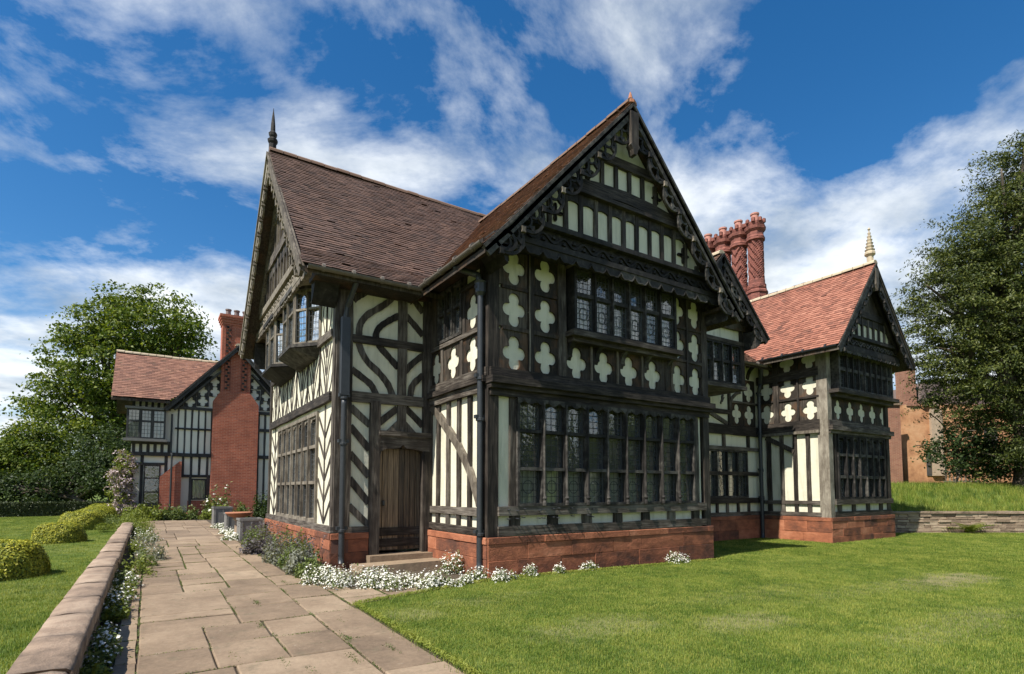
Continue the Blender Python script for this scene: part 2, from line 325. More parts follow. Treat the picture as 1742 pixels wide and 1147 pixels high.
def brace(f, pts, wd, par, d=.045, name='brace', smooth=True, mat='timber_v'):
    g = G(); g.band(f, spline(pts) if smooth and len(pts) > 2 else pts, wd, -.02, d, .006); return g.obj(name, mat, par)
def wall_sheet(f, u0, u1, z0, z1, holes, par, thick=.18, mat='plaster', name='wall', extra=None):
    us = sorted({u0, u1, *[h[0] for h in holes], *[h[1] for h in holes]}); zs = sorted({z0, z1, *[h[2] for h in holes], *[h[3] for h in holes]})
    g = G()
    for a, b_ in zip(us, us[1:]):
        run = None
        for c_, d_ in zip(zs, zs[1:]):
            cu, cz = (a + b_) / 2, (c_ + d_) / 2
            if any(h[0] < cu < h[1] and h[2] < cz < h[3] for h in holes):
                if run: g.box(f, a, b_, run[0], run[1], -thick, 0)
                run = None
            else: run = (run[0] if run else c_, d_)
        if run: g.box(f, a, b_, run[0], run[1], -thick, 0)
    if extra: g.prism(f, extra, -thick, 0)
    return g.obj(name, mat, par)
# quatrefoil: outline radius by angle, a dark board with that hole through to the plaster
def qrad(th, sx=1, sz=1):
    e = (math.cos(th), math.sin(th)); best = .115
    for c_, ro in (((.128, 0), .112), ((-.128, 0), .112), ((0, .182), .118), ((0, -.182), .118)):
        k = e[0] * c_[0] + e[1] * c_[1]; dd = k * k - (c_[0] ** 2 + c_[1] ** 2 - ro * ro)
        if dd >= 0 and k > 0: best = max(best, k + math.sqrt(dd))
    return best
def quatrefoil_panel(f, u0, u1, z0, z1, cu, cz, par, s=1.0, d=.028, mat='timber_board', zs=1.0):
    A = [2 * math.pi * i / 56 for i in range(56)] + [math.atan2(b_ - cz, a - cu) % (2 * math.pi) for a in (u0, u1) for b_ in (z0, z1)]
    A = sorted(A); n = len(A); I, O = [], []
    for th in A:
        r_ = qrad(th) * s * 1.05; c_, s_ = math.cos(th), math.sin(th); I.append((cu + r_ * c_, cz + r_ * s_ * zs))
        k = min(((u1 - cu) / c_ if c_ > 1e-9 else (u0 - cu) / c_ if c_ < -1e-9 else 9e9), ((z1 - cz) / s_ if s_ > 1e-9 else (z0 - cz) / s_ if s_ < -1e-9 else 9e9))
        O.append((cu + k * c_, cz + k * s_))
    V = [f(a, d, b_) for a, b_ in I] + [f(a, d, b_) for a, b_ in O] + [f(a, -.01, b_) for a, b_ in I] + [f(a, -.01, b_) for a, b_ in O]
    F = []
    for i in range(n):
        j = (i + 1) % n; F += [(i, j, n + j, n + i), (i, j, 2 * n + j, 2 * n + i), (n + i, n + j, 3 * n + j, 3 * n + i)]
    return mobj('quatrefoil_panel', V, F, mat, par)
def window(f, u0, u1, z0, z1, cols, trans, par, d=.07, rows_ring=(), heads=False, mat='timber_carved', lead=True, jamb=.06, mull=.06, lab=None, depth=-.10, lw=.010, nv=3, gap=.125, glassd=-.02):
    g = G(); J = jamb
    g.box(f, u0, u0 + J, z0, z1, depth, d); g.box(f, u1 - J, u1, z0, z1, depth, d); g.box(f, u0 + J, u1 - J, z1 - J, z1, depth, d); g.box(f, u0 + J, u1 - J, z0, z0 + J, depth, d)
    win = g.obj('window', mat, par)
    if lab: win['label'] = lab
    xs = [u0 + J + (u1 - u0 - 2 * J) * i / cols for i in range(cols + 1)]
    zs = [z0 + J] + list(trans) + [z1 - J]
    for x in xs[1:-1]:
        g = G(); h = mull / 2
        g.prism(f, [(x - h, z0 + J), (x + h, z0 + J), (x + h, z1 - J), (x - h, z1 - J)], depth, d - .02)
        g.box(f, x - h * .5, x + h * .5, z0 + J, z1 - J, d - .02, d + .025); g.obj('mullion', mat, win)
    for zt in trans:
        g = G(); g.box(f, u0 + J, u1 - J, zt - mull * .45, zt + mull * .45, depth, d - .005); g.obj('transom', mat, win)
    for i in range(cols):
        for k in range(len(zs) - 1):
            a, b_ = xs[i] + (mull / 2 if i else 0), xs[i + 1] - (mull / 2 if i < cols - 1 else 0)
            c_, e_ = zs[k] + (mull * .45 if k else 0), zs[k + 1] - (mull * .45 if k < len(zs) - 2 else 0)
            j1, j2, j3 = (random.uniform(-.020, .020) for _ in range(3))
            mobj('pane', [f(a, glassd + j1, c_), f(b_, glassd + j2, c_), f(b_, glassd + j2 + j3, e_), f(a, glassd + j1 + j3, e_)], [(0, 1, 2, 3)], 'glass', win)
            if lead:
                g = G(); q = glassd + .022
                st = lambda p0, p1, p2, p3: g.add([f(p0, q, p2), f(p1, q, p2), f(p1, q, p3), f(p0, q, p3)], [(0, 1, 2, 3)])
                g.box(f, a, a + .018, c_, e_, q - .02, q + .012); g.box(f, b_ - .018, b_, c_, e_, q - .02, q + .012)
                for v_ in range(1, nv): x = a + (b_ - a) * v_ / nv; st(x - lw / 2, x + lw / 2, c_, e_)
                nh = max(2, round((e_ - c_) / gap))
                for v_ in range(1, nh): x = c_ + (e_ - c_) * v_ / nh; st(a, b_, x - lw / 2, x + lw / 2)
                if k in rows_ring:
                    cu, cz = (a + b_) / 2, (c_ + e_) / 2; rx, rz = (b_ - a) * .24, (e_ - c_) * .2
                    g.band(f, [(cu + rx * math.cos(t_ * math.pi / 8), cz + rz * math.sin(t_ * math.pi / 8)) for t_ in range(16)], lw * 1.4, q, q + .004, closed=True)
                g.obj('lead_lattice', 'lead', win)
            if heads and k == len(zs) - 2:      # cusped timber head
                w_ = b_ - a; top = e_; P = [(a, top)]
                for t_ in range(13):
                    s_ = t_ / 12; hgt = .035 + .07 * abs(s_ - .5) * 2 + .022 * math.cos(s_ * 4 * math.pi)
                    P.append((a + w_ * s_, top - hgt))
                P.append((b_, top)); g = G(); g.prism(f, P, 0, d - .03); g.obj('cusped_head', mat, win)
    return win
def plinth(f, u0, u1, z0, z1, par, proj=.1, cap=.12, bl=(.55, .95), rows=3, back=.25, e0=.0, e1=.0):
    core = G(); core.box(f, u0, u1, z0 - .5, z1 - .02, -back, proj - .03); pl = core.obj('plinth', 'mortar', par)
    hs = (z1 - cap - z0) / rows; z = z1
    def course(za, zb, dd, lo, hi):
        u = u0 - e0
        while u < u1 + e1 - .02:
            L_ = random.uniform(lo, hi); v_ = min(u + L_, u1 + e1)
            if u1 + e1 - v_ < .2: v_ = u1 + e1
            g = G(); q = .0018; k = dd + random.uniform(-.004, .006)
            P = [(u + q, za + q), (v_ - q, za + q), (v_ - q, zb - q), (u + q, zb - q)]
            b_ = .007; I = [(u + q + b_, za + q + b_), (v_ - q - b_, za + q + b_), (v_ - q - b_, zb - q - b_), (u + q + b_, zb - q - b_)]
            V = [f(a, -back * .5, c_) for a, c_ in P] + [f(a, k - b_, c_) for a, c_ in P] + [f(a, k + random.uniform(-.004, .004), c_) for a, c_ in I]
            F = [(0, 1, 2, 3)] + [(i, (i + 1) % 4, 4 + (i + 1) % 4, 4 + i) for i in range(4)] + [(4 + i, 4 + (i + 1) % 4, 8 + (i + 1) % 4, 8 + i) for i in range(4)] + [(8, 9, 10, 11)]
            mobj('stone', V, F, 'sandstone', pl); u = v_
    course(z1 - cap, z1, proj + .012, .9, 1.5)
    for r_ in range(rows): course(z0 + hs * r_ - (.35 if r_ == 0 else 0), z0 + hs * (r_ + 1), proj, *bl)
    return pl
def tile_field(name, prof, along, base, horiz, Lh, mat, par, gauge=.1, tw=.168, skip=None):
    """prof: [(h, z)] eave -> ridge; base + horiz*h + z; along: unit vector, Lh length"""
    al, hz, ba = Vector(along), Vector(horiz), Vector(base); V, F = [], []
    seg = [math.hypot(b_[0] - a[0], b_[1] - a[1]) for a, b_ in zip(prof, prof[1:])]; S = sum(seg); n = int(S / gauge)
    for k in range(n + 1):
        s_ = min(k * gauge, S - .02); i = 0
        while i < len(seg) - 1 and s_ > seg[i]: s_ -= seg[i]; i += 1
        a, b_ = prof[i], prof[i + 1]; tu = Vector(hz * (b_[0] - a[0]) / seg[i] + Vector((0, 0, (b_[1] - a[1]) / seg[i]))); no = al.cross(tu).normalized()
        if no.z < 0: no = -no
        P0 = ba + hz * (a[0] + (b_[0] - a[0]) * s_ / seg[i]) + Vector((0, 0, a[1] + (b_[1] - a[1]) * s_ / seg[i]))
        x = -tw / 2 * (k % 2)
        wv = lambda q: .012 * math.sin(q * 1.15 + k * .05) * math.sin(k * gauge * 1.1 + q * .3) + .006 * math.sin(q * 2.7 - k * .11)
        while x < Lh - .01:
            x0, x1 = max(x, 0) + .002, min(x + tw, Lh) - .002; x += tw
            if x1 - x0 < .03: continue
            if skip and skip(P0 + al * (x0 + x1) / 2): continue
            li = .050 + random.uniform(-.004, .005) + (random.uniform(.008, .02) if random.random() < .012 else 0); sh = random.uniform(-.007, .007); tl = random.uniform(-.003, .003); q = len(V)
            A = P0 + al * x0 + tu * sh + no * wv(x0); B = P0 + al * x1 + tu * (sh + tl) + no * wv(x1)
            V += [A + no * (li - .016), B + no * (li - .016 + tl), B + no * (li + tl), A + no * li, B + tu * (gauge * 1.25) + no * .030, A + tu * (gauge * 1.25) + no * .030]
            F += [(q, q + 1, q + 2, q + 3), (q + 3, q + 2, q + 4, q + 5), (q, q + 3, q + 5), (q + 1, q + 4, q + 2)]
    return tag(mobj(name, [tuple(v) for v in V], F, mat, par), kind='stuff')
def gable_roof(par, axis, rc, rz, a0, a1, prof, mat, ridge_mat='ridge_brown', sides=(1, 1), gauge=.1, tw=.168, ridge=True, rl=.32, skip=None, deck_end=None):
    """ridge runs along axis ('x'/'y') at cross coordinate rc from a0 to a1; prof [(half width, z)] eave -> ridge"""
    al = Vector((1, 0, 0)) if axis == 'x' else Vector((0, 1, 0)); cr = Vector((0, 1, 0)) if axis == 'x' else Vector((1, 0, 0))
    org = al * a0 + cr * rc; g = G()
    for sg in (-1, 1):
        for a, b_ in zip(prof, prof[1:]):
            P = [org + cr * sg * a[0] + Vector((0, 0, a[1] - .035)), org + cr * sg * b_[0] + Vector((0, 0, b_[1] - .035))]
            Q = P + [p + al * ((deck_end if deck_end is not None else a1) - a0) for p in P]; dn = Vector((0, 0, -.10)); V = Q + [v + dn for v in Q]
            g.add(V, [(0, 1, 3, 2), (4, 5, 7, 6), (0, 2, 6, 4), (1, 3, 7, 5), (0, 1, 5, 4), (2, 3, 7, 6)])
    rf = g.obj('roof', 'timber_board', par)
    for sg, on in zip((-1, 1), sides):
        if on: tile_field('roof_tiles', prof, al, org, cr * sg, a1 - a0, mat, rf, gauge, tw, skip)
    if ridge:
        n = int((a1 - a0) / rl)
        for i in range(n):
            p = org + al * (i * rl + .005); q = org + al * ((i + 1) * rl - .012); dz = random.uniform(-.008, .010) + .02 - .035 * math.sin(math.pi * i / max(1, n)); V = []
            for c_ in (p, q):
                for k in range(7):
                    th = math.pi * (k / 6 * 1.1 - .05); V.append(c_ + cr * .13 * math.cos(th) + Vector((0, 0, rz + .02 + dz + .105 * math.sin(th) - .02)))
            mobj('ridge_tile', [tuple(v) for v in V], [(k, k + 1, 8 + k, 7 + k) for k in range(6)] + [tuple(range(7)), tuple(range(7, 14))], ridge_mat, rf)
    return rf
def bargeboard(par, f, cu, apex_z, hw, foot_z, d, wd=.26, th=.06, n=6, mat='timber_carved', tracery=True, sides=(-1, 1), kmat='timber_pale', rad=None):
    """carved verge boards in the plane of frame f at offset d"""
    for sg in sides:
        A = (cu, apex_z); B = (cu + sg * hw, foot_z); l = math.hypot(hw, apex_z - foot_z); t_ = ((B[0] - A[0]) / l, (B[1] - A[1]) / l); nn = (-t_[1] * sg, t_[0] * sg)
        if nn[1] > 0: nn = (-nn[0], -nn[1])
        at2 = lambda s_, k: (A[0] + t_[0] * s_ + nn[0] * k, A[1] + t_[1] * s_ + nn[1] * k)
        g = G(); g.prism(f, [at2(0, .02), at2(l, .02), at2(l, wd), at2(wd * .6, wd)], d, d + th)
        g.prism(f, [at2(0, .0), at2(l, .0), at2(l, .055), at2(.05, .055)], d + th, d + th + .035)
        bb = g.obj('bargeboard', mat, par)
        if not tracery: continue
        R_ = rad or (l - .5) / n / 2 * .98; m_ = int((l - .45) / (2 * R_))
        for i in range(m_):
            c0 = .35 + R_ + i * 2 * R_; g = G()
            arc = [at2(c0 + R_ * .94 * math.cos(math.pi * k / 12), wd - .03 + R_ * .95 * math.sin(math.pi * k / 12)) for k in range(13)]
            g.band(f, arc, .055, d + .005, d + .05)
            for s2 in (-1, 1):
                arc2 = [at2(c0 + s2 * R_ * .42 + R_ * .40 * math.cos(math.pi * k / 8), wd - .02 + R_ * .42 * math.sin(math.pi * k / 8)) for k in range(9)]
                g.band(f, arc2, .038, d + .01, d + .042)
                lf = [at2(c0 + s2 * R_ * .42 + .05 * math.cos(k * math.pi / 3) * (1.5 if k % 2 else .8), wd + R_ * .52 + .05 * math.sin(k * math.pi / 3) * (1.5 if k % 2 else .8)) for k in range(6)]
                g.prism(f, lf, d + .005, d + .055)
            tr = g.obj('tracery', mat, bb)
            tip = at2(c0 + R_ * .95, wd + .05); g = G()
            g.prism(f, [(tip[0] + .062 * math.cos(k * math.pi / 4) * (1 if k % 2 else .55), tip[1] - .03 + .075 * math.sin(k * math.pi / 4) * (1 if k % 2 else .6)) for k in range(8)], d + .0, d + .09)
            g.obj('leaf_boss', kmat if i % 2 else mat, bb)
def downpipe(par, x, y, z0, z1, top=None, r=.055, mat='iron', bands=(), hopper=None):
    g = G(); P = [(x, y, z0), (x, y, z1)] + (top or []); P2 = []
    for a, b_ in zip(P, P[1:]): P2 += [tuple(a[k] + (b_[k] - a[k]) * s_ for k in range(3)) for s_ in (0, .04, .5, .96)]
    P2.append(P[-1]); g.tube(P2, r, 10); dp = g.obj('downpipe', mat, par, True)
    for zb in bands:
        g = G(); g.lathe((x, y, zb), [(r, 0), (r + .022, .01), (r + .022, .05), (r, .06)], 10)
        g.V += []; g.obj('pipe_collar', mat, dp)
        g = G(); fr_ = lambda u, dd, z: (x + u, y + dd, z); g.box(fr_, -.1, .1, zb + .05, zb + .11, -.03, .05); g.obj('pipe_bracket', mat, dp)
    if hopper:
        g = G(); g.lathe((x, y, hopper), [(.06, 0), (.12, .12), (.13, .26), (.145, .28), (.145, .3), (.1, .3)], 8); g.obj('hopper', mat, dp)
    return dp
def gutter(par, p0, p1, r=.06, mat='gutter_iron', n=4):
    p0, p1 = Vector(p0), Vector(p1); t_ = (p1 - p0).normalized(); s_ = Vector((t_.y, -t_.x, 0)); V, F = [], []
    for p in (p0, p1):
        V += [p + s_ * r * math.cos(math.pi * k / 8) + Vector((0, 0, -r * math.sin(math.pi * k / 8))) for k in range(9)]
        V += [p + s_ * (r - .012) * math.cos(math.pi * k / 8) + Vector((0, 0, .002 - (r - .012) * math.sin(math.pi * k / 8))) for k in range(9)]
    F = [(k, k + 1, 18 + k + 1, 18 + k) for k in range(8)] + [(9 + k, 9 + k + 1, 27 + k + 1, 27 + k) for k in range(8)] + [(0, 9, 27, 18), (8, 17, 35, 26)]
    gu = mobj('gutter', [tuple(v) for v in V], F, mat, par)
    for i in range(n):
        c_ = p0 + (p1 - p0) * ((i + .5) / n); g = G(); g.tube([c_ - t_ * .025, c_ + t_ * .025], r + .012, 10); g.obj('gutter_joint', mat, gu)
    return gu

# ------------------------------------------------------------------ ground
def sstep(a, b_, x):
    t_ = np.clip((x - a) / (b_ - a), 0, 1); return t_ * t_ * (3 - 2 * t_)
def gz(x, y):
    x = np.asarray(x, float); y = np.asarray(y, float)
    pz = .2 + .012 * np.clip(y + 6, -2, 22)
    z = pz + (.15 - pz) * sstep(0, 10, x)
    return np.where(x < -3.3, .24 + .006 * np.clip(y, -4, 22), z)
def grid(name, x0, x1, y0, y1, nx, ny, zf, mat, kind=None, keep=None, worn=None):
    X, Yg = np.meshgrid(np.linspace(x0, x1, nx + 1), np.linspace(y0, y1, ny + 1)); Z = zf(X, Yg)
    V = np.stack([X.ravel(), Yg.ravel(), Z.ravel()], 1); i = np.arange(nx * ny); a = (i // nx) * (nx + 1) + i % nx
    F = np.stack([a, a + 1, a + nx + 2, a + nx + 1], 1)
    if keep is not None:
        c_ = V[F].mean(1); F = F[keep(c_[:, 0], c_[:, 1])]
    o = mobj(name, V, F, mat, None, True)
    if worn is not None:
        at = o.data.attributes.new('worn', 'FLOAT', 'POINT'); at.data.foreach_set('value', worn(V[:, 0], V[:, 1]).astype(np.float32))
    if kind: o['kind'] = kind
    return o
S_ = 700
tag(mobj('ground', [(-S_, -S_, -.12), (S_, -S_, -.12), (S_, S_, -.12), (-S_, S_, -.12)], [(0, 1, 2, 3)], 'turf'), kind='structure')
def vnoise(x, y, s):
    return (np.sin(x * 1.7 * s + 1.3 * np.sin(y * 1.1 * s)) + np.sin(y * 1.9 * s + 1.7 * np.sin(x * .8 * s + 2)) + np.sin((x + y) * 2.3 * s)) / 3
def worn_right(x, y):
    q = np.zeros_like(x)
    for cx, cy, rx, ry, k in ((2.9, -6.6, .9, .45, .6), (8.7, -6.6, 1.8, .55, .8), (1.3, -5.9, 1.0, .5, .55), (4.6, -5.6, 1.6, .5, .35), (-.25, -4.3, .5, .35, .55), (1.0, -4.0, 1.3, .3, .35), (6.5, -6.3, 2.5, .4, .4), (5, -8, 2, .4, .5)):
        dd = ((x - cx) / rx) ** 2 + ((y - cy) / ry) ** 2 + .35 * vnoise(x, y, 4) + .45 * vnoise(x + 3, y, 11); q = np.maximum(q, k * np.clip(1.25 - dd, 0, 1))
    return np.clip(q + .10 * np.clip(vnoise(x, y, 1.3), 0, 1), 0, 1)
def lawn_keep(x, y):
    edge = np.where(x < 2.0, -3.40 + .28 * (x + .67), np.where(x < 8.1, -2.66, 1.0))
    return (x > -.66) & (y < edge)
lawn_r = grid('lawn', -.66, 30, -11, 2, 300, 130, gz, 'turf', 'structure', lawn_keep, worn_right)
lawn_l = grid('lawn', -30, -3.62, -11, 34, 100, 140, gz, 'turf', 'structure', None, lambda x, y: .25 * np.clip(vnoise(x, y, .5), 0, 1))
soil = grid('flower_bed', -3.40, 9.2, -11, 22, 130, 330, lambda x, y: gz(np.maximum(x, -3.2), y) - .035, 'soil', 'structure', lambda x, y: (x < -2.9) | ((x > -.75) & (y > -3.4) & (x < 2.1)) | ((x > 1.9) & (y > -2.95) & (y < -2.3) & (x < 8.1)) | (y > 15.5))

# ------------------------------------------------------------------ the manor house
MH = root('manor_house', (4, 2, .2), 'large black and white timber-framed manor house with carved gables on a red sandstone base', 'house')
W1 = Fr((0, 0), (0, 1), (-1, 0)); DW = Fr((0, 0), (1, 0), (0, -1)); WW = Fr((1.98, 0), (0, 1), (-1, 0)); FS = Fr((0, -2.38), (1, 0), (0, -1))
FE = Fr((7.76, 0), (0, 1), (1, 0)); RS = Fr((0, .3), (1, 0), (0, -1)); RWW = Fr((13.93, 0), (0, 1), (-1, 0)); RWS = Fr((0, -1.95), (1, 0), (0, -1)); RWE = Fr((17.71, 0), (0, 1), (1, 0))
BF = Fr((0, -.9), (1, 0), (0, -1))
ZP, ZB = .9, 3.44
# ---- west gable wall
wl = wall_sheet(W1, 0, 6.70, .8, 6.05, [(1.25, 5.45, 1.03, 3.36), (1.45, 3.30, 4.80, 6.0), (3.75, 5.6, 4.80, 6.0)], MH); w1 = wl
plinth(W1, -.1, 6.75, .40, ZP, MH, bl=(.5, .9), rows=2)
beam_h(W1, -.06, 6.75, .9, 1.03, wl, 'sill_beam', .08); beam_h(W1, .2, 6.5, ZB, 3.62, wl, 'rail', .085)
for a, b_ in ((.0, .15), (6.56, 6.72)): beam_v(W1, a, b_, 1.03, 6.0, wl, 'corner_post', .05)
window(W1, 1.25, 5.45, 1.03, 3.36, 7, [1.87, 2.63], MH, d=.05, heads=True, mull=.075, jamb=.08, mat='timber_pale')
def chevrons(f, cu, hw, z0, z1, par, n=5, wd=.10, rise=.42):
    beam_v(f, cu - .03, cu + .03, z0, z1, par, d=.015)
    for i in range(n):
        zb = z0 + .02 + (z1 - z0 - rise * .55) * i / n
        for s_ in (-1, 1):
            if zb + rise < z1 + .12: brace(f, [(cu + s_ * .02, zb), (cu + s_ * hw, min(zb + rise, z1))], wd, par, .010, smooth=False)
chevrons(W1, .74, .48, 1.05, 3.42, wl, 5, .085, .44); chevrons(W1, 5.97, .5, 1.05, 3.42, wl, 5, .085, .44)
# wavy leaf-shaped braces under the oriels
studs = [.24, 1.24, 2.32, 3.42, 4.5, 5.6, 6.5]
for u in studs[1:-1]: beam_v(W1, u - .04, u + .04, 3.62, 4.72, wl, d=.02)
for a, b_ in zip(studs, studs[1:]):
    c_ = (a + b_) / 2
    beam_v(W1, c_ - .022, c_ + .022, 3.62, 4.72, wl, d=.010)
    for s_ in (-1, 1):
        h_ = (b_ - a) / 2
        for C_ in (((.08, 3.66), (.24, 3.92), (.55, 4.25), (.95, 4.56)), ((.08, 4.04), (.28, 4.32), (.62, 4.66)), ((.46, 3.64), (.72, 3.82), (.98, 4.08)), ((.06, 4.40), (.2, 4.60), (.32, 4.70))):
            brace(W1, [(c_ + s_ * h_ * q, z) for q, z in C_], .06, wl, .008)
beam_h(W1, .2, 1.3, 4.70, 4.86, wl, 'rail', .07); beam_h(W1, 5.75, 6.5, 4.70, 4.86, wl, 'rail', .07); beam_h(W1, 3.3, 3.75, 4.70, 4.86, wl, 'rail', .07)
for u, s_ in ((.75, 1), (6.15, 1)):
    for k in (-1, 1): brace(W1, [(u + k * .12, 4.88), (u + k * .30, 5.2), (u + k * .30, 5.5), (u + k * .08, 5.95)], .045, wl, .008)
    beam_v(W1, u - .022, u + .022, 4.88, 6.0, wl, d=.025)
# oriel windows
def canted(f, a, u0, u1, b_, dep, z0, z1, par):
    """oriel plan a..u0 (cant) u0..u1 (front) u1..b (cant)"""
    pl = [(a, 0), (u0, dep), (u1, dep), (b_, 0)]; g = G()
    big = [(a - .06, 0), (u0 - .05, dep + .10), (u1 + .05, dep + .10), (b_ + .06, 0)]; sm = [(a + .25, 0), (u0 + .1, dep * .45), (u1 - .1, dep * .45), (b_ - .25, 0)]
    def slab(P, Q, za, zb): g.add([f(u, d_, za) for u, d_ in P] + [f(u, d_, zb) for u, d_ in Q], [(0, 1, 2, 3), (4, 5, 6, 7)] + [(i, (i + 1) % 4, 4 + (i + 1) % 4, 4 + i) for i in range(4)])
    slab(big, big, z0 - .07, z0); slab(sm, big, z0 - .30, z0 - .09); slab(big, big, z1, z1 + .1)
    ob = g.obj('oriel', 'timber_carved', par)
    for (p, q), n in zip(zip(pl, pl[1:]), (2, 2, 2)):
        P, Q = f(p[0], p[1], 0), f(q[0], q[1], 0); l = math.hypot(Q[0] - P[0], Q[1] - P[1]); uu = ((Q[0] - P[0]) / l, (Q[1] - P[1]) / l)
        nn = (-uu[1], uu[0]); c_ = f((a + b_) / 2, -1, 0)
        if (P[0] - c_[0]) * nn[0] + (P[1] - c_[1]) * nn[1] < 0: nn = (-nn[0], -nn[1])
        window(Fr(P, uu, nn), 0, l, z0, z1, n, [z0 + (z1 - z0) * .64], par, d=.03, mull=.05, depth=-.05, jamb=.05, mat='timber_pale', glassd=-.02)
    return ob
canted(W1, 1.22, 1.82, 2.98, 3.48, .42, 4.82, 6.0, MH); canted(W1, 3.54, 4.04, 5.2, 5.8, .42, 4.82, 6.0, MH)
# jettied gable
g = G(); g.box(W1, .15, 6.55, 6.06, 6.18, 0, .50, .01); g.box(W1, .35, 6.35, 6.18, 6.48, 0, .42, .01); g.box(W1, .60, 6.10, 6.48, 6.64, 0, .50, .01)
jb = g.obj('jetty_beam', 'timber_pale', MH); jb['label'] = 'deep carved beam under the west gable'
def fringe(f, u0, u1, z, d, par, n, drop=.16, mat='timber_carved'):
    for i in range(n):
        a, b_ = u0 + (u1 - u0) * i / n, u0 + (u1 - u0) * (i + 1) / n; g = G(); P = [(a, z)]
        for k in range(9): s_ = k / 8; P.append((a + (b_ - a) * s_, z - drop * (.30 + .70 * math.sin(math.pi * s_) ** 1.0) - .03 * math.sin(3 * math.pi * s_)))
        P.append((b_, z)); g.prism(f, P, d - .05, d); g.band(f, P[1:-1], .022, d, d + .018); g.obj('carved_fringe', mat, par)
def vine(f, u0, u1, z, amp, d, par, n, mat='timber_carved'):
    P = [(u0 + (u1 - u0) * i / (n * 8), z + amp * math.sin(i / 8 * 2 * math.pi)) for i in range(n * 8 + 1)]; g = G(); g.band(f, P, .035, d, d + .035)
    for i in range(n * 2):
        u = u0 + (u1 - u0) * (i + .5) / (n * 2); zz_ = z - amp * .5 * (1 if i % 2 == 0 else -1)
        g.prism(f, [(u + .05 * math.cos(k * math.pi / 3 + .4) * (1 if k % 2 else .5), zz_ + .05 * math.sin(k * math.pi / 3 + .4) * (1 if k % 2 else .5)) for k in range(6)], d, d + .04)
    return g.obj('carved_vine', mat, par)
fringe(W1, .15, 6.55, 6.07, .49, jb, 16, mat='timber_pale'); vine(W1, .45, 6.25, 6.34, .07, .42, jb, 12, 'timber_pale')
gab = wall_sheet(W1, 2.0, 4.7, 6.6, 6.64, [], MH, name='gable_wall', extra=[(.70, 6.64), (6.0, 6.64), (3.35, 9.58)])
gab.data.transform(Matrix.Translation((-.42, 0, 0)))
W1g = Fr((-.42, 0), (0, 1), (-1, 0))
def gable_frame(f, cu, zs, half, par, sp=.36, kx=1.0):
    """rows of studs between rails; half(z) = half width available"""
    for i, (za, zb) in enumerate(zs):
        h0 = half(za); n = int(h0 / sp)
        for k in range(-n, n + 1):
            u = cu + (k + (.5 if i % 2 else 0)) * sp; top = min(zb, za + max(0, (h0 - abs(u - cu))) * kx)
            if top - za > .12: beam_v(f, u - .045, u + .045, za, top, par, d=.05)
            if i == 0 and top >= zb - .01 and k < n:
                g = G(); P = [(u + sp / 2 + (sp / 2 - .04) * math.cos(math.pi * q / 8), zb - .27 + .06 * math.sin(math.pi * q / 8)) for q in range(9)]
                g.prism(f, [(u + sp - .04, zb)] + P + [(u + .04, zb)], 0, .04); g.obj('arched_head', 'timber_carved', par)
hL = lambda z: (9.40 - z) / 1.08
gable_frame(W1g, 3.35, [(6.68, 7.45), (7.70, 8.45)], hL, gab, .36, 1.04)
beam_h(W1g, 1.62, 5.08, 7.45, 7.70, gab, 'collar', .09); beam_h(W1g, 2.5, 4.2, 8.45, 8.6, gab, 'collar', .08)
for s_ in (-1, 1): brace(W1g, [(3.35 + s_ * 2.62, 6.6), (3.35 + s_ * .05, 9.46)], .17, gab, .12, 'principal_rafter', False)
rL = gable_roof(MH, 'x', 3.35, 9.83, -.80, 9.5, [(3.9, 5.72), (3.2, 6.27), (0, 9.83)], 'tile_brown', sides=(1, 0))
rL['label'] = 'steep dark brown tiled roof over the west gable'
bargeboard(MH, W1, 3.35, 9.83, 3.92, 5.70, .76, n=13, kmat='timber_pale', mat='timber_pale', wd=.24)
# timber finial
g = G(); g.lathe((-.72, 3.35, 9.75), [(.085, 0), (.085, .3), (.11, .34), (.12, .40), (.07, .45), (.09, .50), (.10, .56), (.055, .62), (.05, .78), (.028, 1.0), (.012, 1.12), (.006, 1.2)], 8); g.obj('finial', 'timber_carved', MH)['label'] = 'tall dark turned finial'
for u in (.02, 6.68):
    g = G(); sg = -1 if u < 1 else 1
    g.prism(W1, [(u, 5.2), (u + sg * .1, 5.3), (u + sg * .25, 5.55), (u + sg * .45, 5.72), (u + sg * .45, 5.85), (u, 5.95)], .05, .5); g.obj('eaves_bracket', 'timber_carved', MH)
gutter(MH, (1.46, -.62, 5.70), (-.72, -.62, 5.70))
g = G(); g.box(DW, -.05, 1.98, 5.66, 5.84, 0, .10); g.box(DW, -.55, 1.5, 5.58, 5.66, .0, .54); g.obj('eaves_board', 'timber_board', MH)
